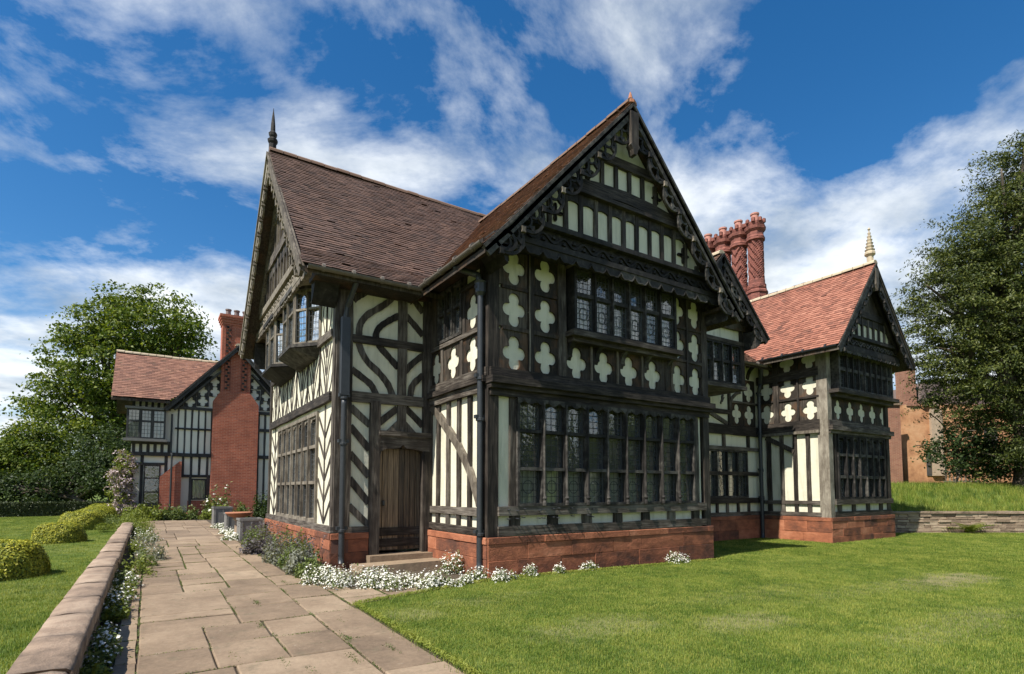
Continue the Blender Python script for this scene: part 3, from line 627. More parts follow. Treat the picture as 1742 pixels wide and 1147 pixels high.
# ---- door wall
wl = wall_sheet(DW, 0, 1.98, .8, 5.9, [(.85, 1.80, .8, 2.82)], MH)
plinth(DW, -.09, .64, .30, ZP, MH, bl=(.5, .8), rows=2)
beam_v(DW, -.03, .28, .90, 5.8, wl, 'corner_post', .06); beam_v(DW, 1.76, 1.98, .46, 5.8, wl, 'post', .085); beam_v(DW, .65, .85, .46, 3.46, wl, 'door_post', .10); beam_v(DW, 1.79, 1.9, .46, 2.5, wl, 'door_post', .105, d0=-.15)
beam_h(DW, .26, .66, .9, 1.02, wl, 'sill_beam', .07); beam_h(DW, .27, 1.77, 3.42, 3.62, wl, 'rail', .08); beam_h(DW, .27, 1.77, 4.58, 4.74, wl, 'rail', .07)
beam_v(DW, 1.215, 1.395, 2.80, 5.8, wl, 'stud', .06)
for P in ([(.29, 5.42), (.38, 5.51), (.58, 5.66), (.72, 5.79), (.78, 5.88)],
          [(1.13, 5.85), (1.06, 5.59), (.85, 5.39), (.58, 5.18), (.44, 4.98), (.41, 4.78), (.42, 4.55), (.57, 4.26), (.84, 4.03), (1.02, 3.82), (1.12, 3.59)],
          [(1.23, 5.27), (1.03, 5.14), (.82, 4.96), (.75, 4.77), (.83, 4.58), (1.01, 4.40), (1.23, 4.19)],
          [(.28, 4.05), (.46, 3.93), (.67, 3.78), (.78, 3.58)], [(1.47, 5.86), (1.56, 5.66), (1.76, 5.43)], [(1.38, 5.30), (1.56, 5.14), (1.76, 4.94)],
          [(1.36, 4.12), (1.54, 4.32), (1.77, 4.52)], [(1.49, 3.6), (1.55, 3.87), (1.77, 4.10)]): brace(DW, P, .125, wl, .03)
for P in ([(.27, 3.31), (.66, 2.98)], [(.27, 2.94), (.66, 2.5)], [(.27, 2.42), (.66, 1.98)], [(.27, 1.93), (.66, 1.46)], [(.27, 1.41), (.66, 1.03)], [(.83, 3.03), (1.22, 3.36)], [(1.40, 3.38), (1.78, 3.04)]): brace(DW, P, .13, wl, .03, smooth=False)
g = G(); P = [(.85, 2.86), (1.9, 2.86), (1.9, 2.40), (1.80, 2.40), (1.77, 2.48), (1.66, 2.53), (1.40, 2.55), (1.325, 2.62), (1.25, 2.55), (.99, 2.53), (.88, 2.48), (.85, 2.40)]
g.prism(DW, P, -.12, .09); g.box(DW, .82, 1.92, 2.78, 2.88, -.05, .13, .005); g.obj('door_lintel', 'timber_h', wl)
g = G()
for s_ in (-1, 1): g.prism(DW, [(1.305, 2.88), (1.305 + s_ * .32, 2.88), (1.305 + s_ * .1, 3.1), (1.305 + s_ * .09, 3.1)], 0, .05)
g.obj('cusped_head', 'timber_v', wl)
door = G(); door.box(DW, .86, 1.80, .50, 2.56, -.20, -.17); door = door.obj('door', 'door_wood', MH)
pw = (1.80 - .86) / 8
for i in range(8):
    g = G(); u = .86 + pw * i; g.prism(DW, [(u + .006, .52), (u + pw - .006, .52), (u + pw - .006, 2.54), (u + .006, 2.54)], -.168, -.13 + random.uniform(-.012, .012)); g.obj('plank', 'door_wood', door)
for z in (.58, .80): g = G(); g.box(DW, .87, 1.79, z, z + (.16 if z < 1 else .09), -.13, -.10, .004); g.obj('ledge', 'timber_h', door)
g = G(); g.lathe((1.0, .10, 1.45), [(.0, -.06), (.035, -.04), (.035, .04), (0, .06)], 8); g.obj('door_handle', 'iron', door)
stp = G(); stp.box(DW, .60, 1.92, .20, .455, -.2, .34, .012); stp = stp.obj('doorstep', 'flagstone', MH)
g = G(); g.box(DW, .22, 1.9, .10, .36, .34, .98, .02); g.obj('doorstep', 'flagstone', MH)['label'] = 'lower sandstone doorstep'
# ---- front wing, west side wall
wl = wall_sheet(WW, -2.38, 0, .8, 5.95, [(-1.45, -.42, 4.66, 5.72)], MH)
plinth(WW, -2.46, -.02, .28, ZP, MH, bl=(.6, 1.0), rows=2)
beam_h(WW, -2.2, 0, .93, 1.05, wl, 'sill_beam', .08); beam_h(WW, -2.2, 0, 1.25, 1.39, wl, 'rail', .065); beam_h(WW, -2.2, 0, 3.44, 3.60, wl, 'rail', .09); beam_h(WW, -2.4, 0, 3.60, 3.70, wl, 'moulding', .15); beam_h(WW, -2.4, 0, 3.70, 3.86, wl, 'rail', .09)
for u in (-.41, -.86, -1.30, -1.73): beam_v(WW, u - .06, u + .06, 1.0, 3.46, wl)
brace(WW, [(-.12, 3.44), (-.6, 3.1), (-1.3, 2.55), (-1.8, 2.0), (-2.12, 1.45)], .15, wl, .075, mat='timber_pale')
for a, b_, c_ in ((-.52, -.02, -.27), (-1.36, -.62, -1.02), (-2.16, -1.46, -1.8)): quatrefoil_panel(WW, a, b_, 3.88, 4.56, c_, 4.2, wl)
for u in (-.57, -1.41): beam_v(WW, u - .05, u + .05, 3.86, 4.6, wl)
beam_h(WW, -2.2, 0, 4.56, 4.64, wl, 'rail', .07)
quatrefoil_panel(WW, -2.16, -1.52, 4.64, 5.44, -1.8, 5.0, wl); beam_h(WW, -2.2, -1.45, 5.44, 5.52, wl, 'rail', .09); beam_v(WW, -1.56, -1.46, 4.6, 5.9, wl); beam_v(WW, -.42, -.30, 4.6, 5.9, wl); beam_v(WW, -.30, 0, 4.64, 5.9, wl, 'board', .04, 'timber_board')
window(WW, -1.45, -.42, 4.66, 5.72, 3, [5.25], MH, d=.08, mull=.07, jamb=.06); beam_h(WW, -1.5, -.3, 5.72, 5.92, wl, 'rail', .06, 'timber_board')
# ---- front wing, south face
fl = wall_sheet(FS, 1.98, 7.76, .8, 6.15, [(2.50, 7.28, 1.42, 3.36), (3.63, 6.60, 4.72, 5.98)], MH); wl = fl
plinth(FS, 1.90, 7.86, .22, ZP, MH, bl=(.6, 1.3), rows=2)
g = G(); g.box(FS, 1.92, 2.14, .895, 6.05, -.26, .05, .006); g.obj('corner_post', 'timber_v', wl); g = G(); g.box(FS, 7.62, 7.81, .895, 6.05, -.22, .07, .008); g.obj('corner_post', 'timber_v', wl)
beam_h(FS, 2.12, 7.64, .92, 1.075, wl, 'sill_beam', .085); beam_h(FS, 2.12, 7.64, 1.255, 1.42, wl, 'sill_beam', .10)
for u in (2.48, 3.32, 4.14, 4.95, 5.74, 6.53, 7.32): beam_v(FS, u - .1, u + .1, 1.07, 1.26, wl, 'stud', .075)
for u in [2.48, 2.62, 2.28, 3.25, 3.38, 4.08, 4.2, 2.95, 3.7, 3.05]:
    for zz_ in (1.36, 1.22):
        g = G(); q = FS(u + random.uniform(-.02, .02), .08, zz_ + random.uniform(-.02, .02)); e = Vector((0, -1, 0)); g.tube([q, Vector(q) + e * .10], .011, 6); g.obj('peg', 'iron', wl)
beam_v(FS, 2.38, 2.50, 1.42, 3.46, wl, 'post', .05); beam_v(FS, 7.28, 7.44, 1.42, 3.46, wl, 'post', .07)
window(FS, 2.50, 7.28, 1.42, 3.34, 9, [2.09, 2.77], MH, d=.11, heads=False, mull=.066, jamb=.05, rows_ring=(0,), lab='long leaded window of three tiers across the ground floor', nv=4, gap=.11)
for i in range(8):
    u = 2.55 + (7.23 - 2.55) * (i + 1) / 9; g = G()
    g.tube([FS(u, .135, 1.43), FS(u, .135, 3.3)], .019, 8); g.lathe(FS(u, .135, 1.43), [(.038, 0), (.038, .05), (.024, .09), (.042, .13), (.024, .17), (.019, .22)], 8); g.obj('colonnette', 'timber_carved', wl)
g = G(); g.box(FS, 1.95, 7.8, 3.36, 3.48, -.02, .10, .004); g.box(FS, 1.92, 7.83, 3.48, 3.56, -.02, .17, .004); g.box(FS, 1.90, 7.85, 3.56, 3.68, -.02, .24, .004); g.box(FS, 1.94, 7.81, 3.68, 3.845, -.02, .13, .006)
bs = g.obj('bressummer', 'timber_h', wl); bs['label'] = 'moulded beam between the storeys'
for i in range(18): # cusped fringe along the window head
    u = 2.5 + (7.28 - 2.5) * i / 18; g = G(); du = (7.28 - 2.5) / 18
    g.prism(FS, [(u, 3.36)] + [(u + du * k / 8, 3.36 - .04 - .07 * abs(math.cos(math.pi * k / 8))) for k in range(9)] + [(u + du, 3.36)], .085, .125); g.obj('carved_fringe', 'timber_carved', wl)
FSu = Fr((0, -2.40), (1, 0), (0, -1))
rows = ((3.845, 4.56, 4.16), (4.62, 5.31, 4.95), (5.38, 6.06, 5.72))
for a, b_, c_ in ((2.14, 2.76, 2.47), (2.88, 3.45, 3.17), (6.60, 7.09, 6.82), (7.15, 7.63, 7.42)):
    for z0, z1, zc in rows: quatrefoil_panel(FSu, a, b_, z0, z1, c_, zc, wl, .98 if a < 4 else 1.0)
for k, (a, b_) in enumerate(zip((3.62, 4.27, 4.97, 5.67), (4.27, 4.97, 5.67, 6.40))): quatrefoil_panel(FSu, a + .012, b_ - .012, 3.845, 4.60, (3.92, 4.62, 5.32, 6.02)[k], 4.15, wl)
beam_v(FS, 6.40, 6.60, 3.845, 4.62, wl, 'board', .06, 'timber_board')
for u in (4.27, 4.97, 5.67): beam_v(FS, u - .018, u + .018, 3.85, 4.6, wl, 'batten', .085, 'timber_pale')
for u, hw_ in ((2.82, .06), (3.54, .09), (7.12, .03)): beam_v(FS, u - hw_, u + hw_, 3.845, 6.06, wl, 'stud', .085)
beam_v(FS, 2.772, 2.79, 3.85, 6.06, wl, 'batten', .10, 'timber_pale'); beam_v(FS, 6.585, 6.6, 3.85, 6.06, wl, 'batten', .10, 'timber_pale')
for zz_ in (4.56, 5.31):
    beam_h(FS, 2.2, 3.46, zz_, zz_ + .065, wl, 'rail', .075, 'timber_board'); beam_h(FS, 6.6, 7.63, zz_, zz_ + .065, wl, 'rail', .075, 'timber_board')
FSw = Fr((0, -2.58), (1, 0), (0, -1))
window(FSw, 3.70, 6.56, 4.72, 5.98, 6, [5.44], MH, d=.06, mull=.085, jamb=.06, rows_ring=(0,), depth=-.28, lab='shallow oriel of twelve leaded lights under the south gable', nv=4, gap=.11)
g = G(); g.box(FS, 3.60, 6.66, 4.62, 4.72, -.02, .34, .006); g.box(FS, 3.68, 6.58, 4.53, 4.62, -.02, .24, .006); g.box(FS, 3.60, 6.66, 5.98, 6.1, -.02, .30)
os_ = g.obj('oriel_sill', 'timber_h', wl)
for u in (3.75, 4.44, 5.13, 5.82, 6.5):
    g = G(); g.prism(Fr((u, -2.38), (0, -1), (1, 0)), [(0, 4.2), (.05, 4.3), (.08, 4.42), (.2, 4.54), (0, 4.54)], -.05, .05); g.obj('bracket', 'timber_carved', os_)
# jetty and gable
g = G(); g.box(FS, 2.02, 7.74, 6.02, 6.12, 0, .50, .006); g.box(FS, 2.2, 7.56, 6.12, 6.40, 0, .40, .006); g.box(FS, 2.38, 7.38, 6.40, 6.50, 0, .52, .006)
jb = g.obj('jetty_beam', 'timber_carved', MH); jb['label'] = 'deep carved beam under the south gable'
fringe(FS, 2.02, 7.74, 6.03, .48, jb, 15, .19); vine(FS, 2.25, 7.5, 6.26, .07, .40, jb, 11)
FG = Fr((0, -2.76), (1, 0), (0, -1))
gab = wall_sheet(FG, 2.5, 7.2, 6.46, 6.50, [], MH, name='gable_wall', extra=[(2.46, 6.50), (7.30, 6.50), (4.88, 9.18)])
gable_frame(FG, 4.85, [(6.52, 7.34), (7.68, 8.20)], lambda z: (9.1 - z) / 1.1, gab, .37, 1.1)
g = G(); g.band(FG, [(3.35, 7.42), (4.1, 7.52), (4.88, 7.56), (5.66, 7.52), (6.4, 7.42)], .24, -.02, .10); g.box(FG, 3.2, 6.55, 7.30, 7.38, -.02, .14, .004); g.obj('collar', 'timber_h', gab)
beam_h(FG, 4.0, 5.8, 8.16, 8.34, gab, 'collar', .08)
for s_ in (-1, 1):
    brace(FG, [(4.88 + s_ * 2.75, 6.28), (4.88 + s_ * .04, 9.22)], .20, gab, .14, 'principal_rafter', False, 'timber_board')
    for k in range(3):
        u, z = 4.88 + s_ * (1.95 - .55 * k * 1.9 * .5), 6.62 + (.0 if k < 1 else 1.1)
    for cu, cz, sc_ in ((4.88 + s_ * 1.75, 6.80, .9), (4.88 + s_ * .95, 7.84, .7)):
        g = G()
        for q in range(4):
            th = q * math.pi / 2 + math.pi / 4; P = [(cu + sc_ * (.17 * math.cos(th) + .13 * math.cos(th + math.pi + (k - 4) * .32)), cz + sc_ * (.17 * math.sin(th) + .13 * math.sin(th + math.pi + (k - 4) * .32))) for k in range(9)]
            g.band(FG, P, .05 * sc_, 0, .05)
        g.obj('cusped_brace', 'timber_v', gab)
rF = gable_roof(MH, 'y', 4.88, 9.40, -3.06, 3.4, [(3.40, 5.68), (2.9, 6.17), (0, 9.40)], 'tile_mixed', sides=(1, 1))
rF['label'] = 'steep brown tiled roof of the south gable'
bargeboard(MH, FS, 4.88, 9.42, 3.44, 5.66, .62, n=7, wd=.20)
g = G(); g.prism(FS, [(4.77, 9.2), (4.99, 9.2), (4.97, 8.55), (5.0, 8.5), (4.95, 8.42), (4.92, 8.32), (4.84, 8.32), (4.81, 8.42), (4.76, 8.5), (4.79, 8.55)], .60, .74); g.obj('pendant', 'timber_v', MH)
g = G(); g.lathe((4.88, -3.0, 9.42), [(.10, 0), (.10, .06), (.05, .1), (.03, .2), (.01, .26)], 8); g.obj('finial', 'terracotta', MH)
gutter(MH, (1.44, -.62, 5.74), (1.44, -3.05, 5.74))
g = G(); g.box(WW, -3.0, -.1, 5.74, 5.82, -.1, .50); g.box(WW, -2.38, 0, 5.82, 6.0, -.02, .12); g.obj('eaves_board', 'timber_board', MH)
g = G(); g.box(Fr((7.76, 0), (0, 1), (1, 0)), -3.0, .3, 5.74, 5.82, -.1, .50); g.obj('eaves_board', 'timber_board', MH)
for u in (2.05, 7.7):   # carved corner brackets under the verge
    g = G(); sg = -1 if u < 4 else 1
    g.prism(FS, [(u + .08 * sg, 5.5), (u + sg * .14, 5.55), (u + sg * .18, 5.66), (u + sg * .35, 5.8), (u + sg * .35, 6.0), (u + sg * .08, 6.0)], .0, .62)
    g.band(FS, [(u + sg * .16 + .20 * math.cos(q * math.pi / 8), 5.86 + .16 * math.sin(q * math.pi / 8)) for q in range(16)], .06, .62, .68, closed=True); g.obj('eaves_bracket', 'timber_carved', MH)
wall_sheet(FE, -2.38, .3, .3, 6.0, [], MH)
# ---- recessed range
wl = wall_sheet(RS, 7.7, 13.93, .3, 5.9, [(10.6, 13.27, 1.47, 2.97)], MH)
plinth(RS, 7.9, 13.9, .12, ZP, MH, bl=(.7, 1.3), rows=2)
beam_h(RS, 7.8, 13.93, .9, 1.02, wl, 'sill_beam', .07); beam_h(RS, 7.8, 13.93, 1.29, 1.47, wl, 'sill_beam', .10); beam_h(RS, 7.8, 13.93, 2.97, 3.08, wl, 'rail', .09); beam_h(RS, 10.5, 13.8, 2.17, 2.29, wl, 'rail', .08); beam_h(RS, 7.8, 13.93, 3.46, 3.76, wl, 'bressummer', .10)
for u in (11.7, 12.2, 12.75, 13.3): beam_v(RS, u - .05, u + .05, 1.02, 1.3, wl)
for u in (12.1, 13.35): beam_v(RS, u - .07, u + .07, 3.08, 3.46, wl)
window(RS, 10.6, 13.27, 1.47, 2.97, 5, [2.23], MH, d=.06, mull=.08, lab='leaded window in the recess with curtains behind')
for c_ in (12.80, 13.46): quatrefoil_panel(RS, c_ - .32, c_ + .33, 3.78, 4.5, c_, 4.15, wl)
for c_ in (13.45,): quatrefoil_panel(RS, c_ - .3, c_ + .33, 4.55, 5.3, c_, 4.9, wl)
beam_h(RS, 12.5, 13.9, 4.49, 4.56, wl, 'rail', .07); beam_h(RS, 11.3, 12.5, 4.10, 4.24, wl, 'rail', .07); brace(RS, [(11.45, 4.1), (12.3, 3.80)], .12, wl, .05, smooth=False); beam_v(RS, 12.36, 12.47, 3.76, 4.9, wl)
for c_ in (12.3, 12.9, 13.4): brace(RS, [(c_, 5.35), (c_ + .12, 5.6), (c_ + .4, 5.85)], .12, wl, .05)
brace(RS, [(12.42, 4.26), (12.5, 4.56), (12.75, 4.78), (13.0, 4.86)], .09, wl, .06)
# little iron bird emblem on the panel
g = G(); g.prism(RS, [(11.98, 4.44), (12.05, 4.56), (12.04, 4.66), (12.10, 4.72), (12.16, 4.70), (12.12, 4.62), (12.20, 4.64), (12.14, 4.56), (12.10, 4.48), (12.04, 4.46), (12.02, 4.40)], .0, .03); g.obj('bird_emblem', 'iron', wl)
bw = wall_sheet(BF, 8.6, 11.42, 4.66, 6.4, [(8.7, 11.30, 4.72, 5.86)], MH)
window(BF, 8.7, 11.30, 4.70, 5.88, 6, [5.34], MH, d=.06, mull=.09, lab='leaded bay window in the recess beside the front wing')
g = G(); g.box(BF, 8.55, 11.48, 4.58, 4.69, -1.2, .10, .006); g.box(BF, 8.55, 11.48, 5.88, 5.98, -.1, .08, .006); g.obj('bay_sill', 'timber_h', bw)
beam_v(BF, 11.28, 11.44, 4.66, 6.4, bw, 'post', .07)
g = G(); g.box(Fr((11.42, 0), (0, 1), (1, 0)), -.9, .3, 4.6, 6.4, -.12, 0); g.obj('bay_cheek', 'timber_board', bw)
rB = gable_roof(MH, 'y', 10.0, 8.15, -1.35, 2.5, [(2.0, 6.12), (0, 8.15)], 'tile_mixed', ridge_mat='ridge_buff')
bargeboard(MH, BF, 10.0, 8.17, 2.04, 6.08, .42, n=5, wd=.22, kmat='timber_carved')
g = G(); g.prism(BF, [(8.3, 6.3), (11.7, 6.3), (10, 8.0)], -.1, .1); g.obj('gable_wall', 'timber_board', MH)
brace(BF, [(11.42, 6.45), (10.0, 7.85)], .14, bw, .2, 'principal_rafter', False)
for s_ in (-1, 1):
    g = G(); g.prism(BF, [(10 + s_ * 1.45, 5.75), (10 + s_ * 1.6, 5.85), (10 + s_ * 1.85, 6.1), (10 + s_ * 1.4, 6.25)], .0, .45); g.obj('eaves_bracket', 'timber_carved', MH)
gable_roof(MH, 'x', 3.4, 8.1, 7.9, 15.5, [(3.7, 5.70), (0, 8.1)], 'tile_mixed', sides=(1, 0))['label'] = 'low brown roof over the recess'
gutter(MH, (13.5, -.35, 5.68), (11.6, -.35, 5.68), n=2)
# ---- east wing
wl = wall_sheet(RWW, -1.95, .3, .3, 6.0, [], MH)
plinth(RWW, -2.04, .2, .12, ZP, MH, bl=(.7, 1.2), rows=2)
beam_h(RWW, -1.74, .25, .92, 1.03, wl, 'sill_beam', .07); beam_h(RWW, -1.74, .25, 1.27, 1.38, wl, 'rail', .06); beam_h(RWW, -1.78, .25, 3.44, 3.52, wl, 'moulding', .11, 'timber_pale'); beam_h(RWW, -1.78, .25, 3.52, 3.84, wl, 'rail', .08)
g = G(); g.box(RWS, 13.87, 14.10, .895, 6.0, -.24, .075, .008); g.obj('corner_post', 'timber_pale', wl)
for a, b_ in ((-.17, -.02), (-.6, -.48), (-1.03, -.91), (-1.44, -1.32)): beam_v(RWW, a, b_, 1.0, 3.46, wl)
brace(RWW, [(-.02, 3.4), (-.5, 3.15), (-.95, 2.9)], .13, wl, .07)
for a, b_, c_ in ((-1.76, -1.16, -1.49), (-1.1, -.5, -.78), (-.32, .2, -.06)):
    for z0, z1, zc in ((3.84, 4.52, 4.16), (4.58, 5.17, 4.92), (5.44, 6.0, 5.72)): quatrefoil_panel(RWW, a, b_, z0, z1, c_, zc, wl, .95)
for u in (-1.13, -.41): beam_v(RWW, u - (.03 if u < -1 else .09), u + (.03 if u < -1 else .09), 3.84, 6.0, wl, 'stud', .07)
beam_h(RWW, -1.78, .25, 4.52, 4.58, wl, 'rail', .065); beam_h(RWW, -1.78, .25, 5.17, 5.44, wl, 'rail', .08)
sl = wall_sheet(RWS, 13.93, 17.71, .3, 6.2, [(14.35, 17.35, 1.44, 3.40), (14.3, 17.6, 4.74, 5.78)], MH); wl = sl
plinth(RWS, 13.84, 17.81, .12, ZP, MH, bl=(.6, 1.1), rows=3)
beam_h(RWS, 14.1, 17.72, .92, 1.07, wl, 'sill_beam', .08); beam_h(RWS, 14.1, 17.72, 1.28, 1.44, wl, 'sill_beam', .12)
for u in (14.45, 15.3, 16.2, 17.05, 17.6): beam_v(RWS, u - .09, u + .09, 1.06, 1.3, wl)
beam_v(RWS, 17.52, 17.71, 1.4, 6.0, wl, 'corner_post', .07); beam_v(RWS, 14.24, 14.36, 1.44, 3.46, wl, 'post', .06); beam_v(RWS, 17.34, 17.44, 1.44, 3.46, wl, 'post', .06)
window(RWS, 14.36, 17.34, 1.44, 3.40, 7, [2.11, 2.78], MH, d=.10, heads=True, mull=.10, jamb=.06, nv=3, gap=.13, lab='tall leaded window of the east wing ground floor')
g = G(); g.box(RWS, 13.9, 17.76, 3.40, 3.50, -.02, .12, .004); g.box(RWS, 13.87, 17.79, 3.50, 3.64, -.02, .2, .004); g.box(RWS, 13.9, 17.75, 3.64, 3.80, -.02, .10, .004); g.obj('bressummer', 'timber_h', wl)
for i, c_ in enumerate((14.58, 15.31, 16.03, 16.75, 17.46)): quatrefoil_panel(RWS, 14.10 + i * .722, 14.10 + (i + 1) * .722 - .012, 3.80, 4.62, c_, 4.15, wl, .95)
RWo = Fr((0, -2.15), (1, 0), (0, -1))
window(RWo, 14.22, 17.68, 4.72, 5.86, 9, [5.36], MH, d=.07, mull=.12, depth=-.3, jamb=.08, lab='dark mullioned window under the east wing gable')
g = G(); g.box(RWS, 13.98, 17.9, 4.60, 4.72, -.02, .36, .006); g.box(RWS, 14.06, 17.8, 4.5, 4.6, -.02, .22, .006); g.obj('oriel_sill', 'timber_h', wl)
g = G(); g.box(RWS, 13.9, 17.8, 5.88, 6.06, 0, .46, .006); g.box(RWS, 13.95, 17.75, 6.06, 6.32, 0, .38, .006); g.box(RWS, 13.88, 17.82, 6.32, 6.42, 0, .48, .006)
jb = g.obj('jetty_beam', 'timber_carved', MH); fringe(RWS, 14.0, 17.75, 5.9, .45, jb, 12, .12); vine(RWS, 14.0, 17.7, 6.19, .06, .38, jb, 8)
RG = Fr((0, -2.32), (1, 0), (0, -1))
gab = wall_sheet(RG, 14.6, 17.0, 6.38, 6.42, [], MH, name='gable_wall', extra=[(14.15, 6.42), (17.5, 6.42), (15.82, 8.45)])
gable_frame(RG, 15.82, [(6.42, 7.05)], lambda z: (8.35 - z) / 1.2, gab, .36, 1.2); beam_h(RG, 14.9, 16.75, 7.05, 7.25, gab, 'collar', .09)
g = G(); g.prism(RG, [(15.0, 7.25), (16.65, 7.25), (15.82, 8.3)], 0, .03); g.obj('dark_panel', 'timber_board', gab)
for s_ in (-1, 1): brace(RG, [(15.82 + s_ * 1.8, 6.25), (15.82 + s_ * .03, 8.45)], .16, gab, .12, 'principal_rafter', False)
rR = gable_roof(MH, 'y', 15.82, 8.76, -2.66, 4.2, [(2.45, 5.84), (2.1, 6.22), (0, 8.76)], 'tile_red', ridge_mat='ridge_buff', gauge=.105)
rR['label'] = 'red tiled roof of the east wing with buff ridge tiles'
bargeboard(MH, RWS, 15.82, 8.78, 2.48, 5.80, .63, n=8, wd=.24, kmat='timber_carved')
g = G(); g.prism(RWS, [(15.72, 8.6), (15.92, 8.6), (15.9, 8.1), (15.82, 7.9), (15.74, 8.1)], .60, .74); g.obj('pendant', 'timber_v', MH)
g = G(); z0 = 8.8
prof = [(.10, 0), (.10, .24), (.16, .30), (.16, .36)]
for k in range(6): prof += [(.12 - .016 * k, .40 + k * .11), (.15 - .02 * k, .45 + k * .11), (.10 - .016 * k, .47 + k * .11)]
prof += [(.02, 1.08), (.045, 1.12), (.01, 1.18)]
g.lathe((15.82, -2.5, z0), prof, 8); g.obj('finial', 'ridge_buff', MH)['label'] = 'crocketed buff finial on the red roof'
gutter(MH, (13.36, .0, 5.86), (13.36, -2.62, 5.86), mat='iron')
g = G(); g.box(RWW, -2.55, .2, 5.84, 5.92, -.1, .5); g.obj('eaves_board', 'timber_board', MH); wall_sheet(RWE, -1.95, 4, .3, 6.0, [], MH)
# ---- downpipes
d1 = downpipe(MH, .10, -.17, .35, 3.45, bands=(.92, 2.55, 3.42)); d1['label'] = 'black downpipe at the corner beside the oak door'
g = G(); g.box(DW, .02, .18, 3.5, 5.0, .07, .23); g.tube([(.10, -.16, 4.95), (.12, -.2, 5.2), (.2, -.5, 5.62)], .05, 8); g.obj('pipe_casing', 'iron', d1)
d2 = downpipe(MH, 1.84, -2.30, .30, 5.35, [(1.80, -2.27, 5.5), (1.50, -1.95, 5.68)], r=.055, bands=(.92, 2.9, 3.62, 5.2)); d2['label'] = 'black downpipe at the front wing corner'
g = G(); g.lathe((1.84, -2.30, 5.12), [(.06, 0), (.10, .06), (.10, .22), (.12, .25), (.06, .27)], 8); g.obj('hopper', 'iron', d2)
downpipe(MH, 13.78, .12, .15, 4.9, [(13.76, .05, 5.2), (13.4, -.25, 5.66)], r=.06, bands=(1.4, 2.3, 3.5, 4.8))
# ---- interior floors and partitions
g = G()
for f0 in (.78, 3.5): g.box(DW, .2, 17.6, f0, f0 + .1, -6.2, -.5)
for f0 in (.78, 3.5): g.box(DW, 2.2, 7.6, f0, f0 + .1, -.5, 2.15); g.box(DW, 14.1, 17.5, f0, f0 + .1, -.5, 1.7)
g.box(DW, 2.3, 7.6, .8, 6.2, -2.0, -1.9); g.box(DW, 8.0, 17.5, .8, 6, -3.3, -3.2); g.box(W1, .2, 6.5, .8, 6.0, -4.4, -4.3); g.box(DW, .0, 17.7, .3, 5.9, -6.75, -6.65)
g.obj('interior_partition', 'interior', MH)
# ---- twisted brick chimney stack
CH = mobj('chimney_stack', *(lambda g_: (g_.V, g_.F))((lambda g_: (g_.box(Fr((0, 0), (0, 1), (1, 0)), 1.85, 4.8, 6.5, 9.30, 16.7, 17.3), g_)[1])(G())), 'brick_shaft', MH)
CH['label'] = 'row of four spiral and chevron brick chimney shafts'
for i in range(4):
    cx, cy = 17.0, 2.15 + .74 * i; n_, m_ = 40, 64; V = []
    prof = []
    for k in range(m_ + 1):
        z = 9.7 + 2.0 * k / m_
        for q in range(n_):
            th = 2 * math.pi * q / n_; zr = z - 9.7
            if zr < .12 or zr > 1.88: r_ = .35
            elif zr < .3: r_ = .31
            elif i == 1: r_ = .25 + .05 * (abs(((zr * 2.6 + abs(((th * 4 / math.pi) % 2) - 1) * .9) % 1) - .5) * 2 > .5)
            else: r_ = .25 + .05 * (((th / (2 * math.pi) * 8 + zr * 3.0) % 1) > .5)
            V.append((cx + r_ * math.cos(th), cy + r_ * math.sin(th), z))
    F = [(k * n_ + q, k * n_ + (q + 1) % n_, (k + 1) * n_ + (q + 1) % n_, (k + 1) * n_ + q) for k in range(m_) for q in range(n_)]
    mobj('shaft', V, F, 'brick_shaft', CH)
    g = G(); g.lathe((cx, cy, 9.0), [(.38, 0), (.38, .42), (.42, .46), (.42, .54), (.34, .60), (.37, .66), (.36, .71)], 8); g.obj('shaft_base', 'brick_shaft', CH)
    g = G(); g.lathe((cx, cy, 11.65), [(.32, 0), (.37, .06), (.31, .14), (.31, .28), (.39, .38), (.41, .5), (.33, .52), (.35, .6), (.35, .68), (.2, .68)], 8)
    for q in range(8): th = q * math.pi / 4 + .39; c_ = (cx + .33 * math.cos(th), cy + .33 * math.sin(th), 12.3); g.lathe(c_, [(.075, 0), (.075, .14), (.02, .18)], 6)
    g.obj('chimney_crown', 'brick_shaft', CH); g = G(); g.lathe((cx, cy, 12.3), [(.15, 0), (.145, .36), (.17, .38), (.17, .44), (.11, .44)], 12); g.obj('chimney_pot', 'pot_clay', CH)
# ---- curtains inside the windows
def curtain(f, u0, u1, z0, z1, d, lab, n=0, amp=.035):
    n = n or int((u1 - u0) / .018); V = []
    for i in range(n + 1):
        u = u0 + (u1 - u0) * i / n; dd = d + amp * math.sin(u * 46 + .7 * math.sin(u * 9))
        V += [f(u, dd, z0), f(u, dd, z1)]
    o = mobj('curtain', V, [(2 * i, 2 * i + 2, 2 * i + 3, 2 * i + 1) for i in range(n)], 'curtain', None, True); tag(o, lab, 'curtain', 'curtains behind the leaded windows')
curtain(FS, 2.6, 7.2, 1.45, 2.08, -.15, 'pale half curtain behind the bottom tier of the long ground-floor window')
curtain(RS, 11.2, 12.1, 1.5, 2.95, -.15, 'pale curtain on the left of the recess ground-floor window'); curtain(RS, 12.3, 12.95, 1.5, 2.95, -.15, 'pale gathered curtain on the right of the recess ground-floor window')
curtain(BF, 9.6, 11.2, 4.75, 5.84, -.15, 'pale curtain behind the upper bay window in the recess')
curtain(FS, 3.75, 6.5, 4.75, 5.42, .06, 'pale half curtain behind the oriel under the south gable')

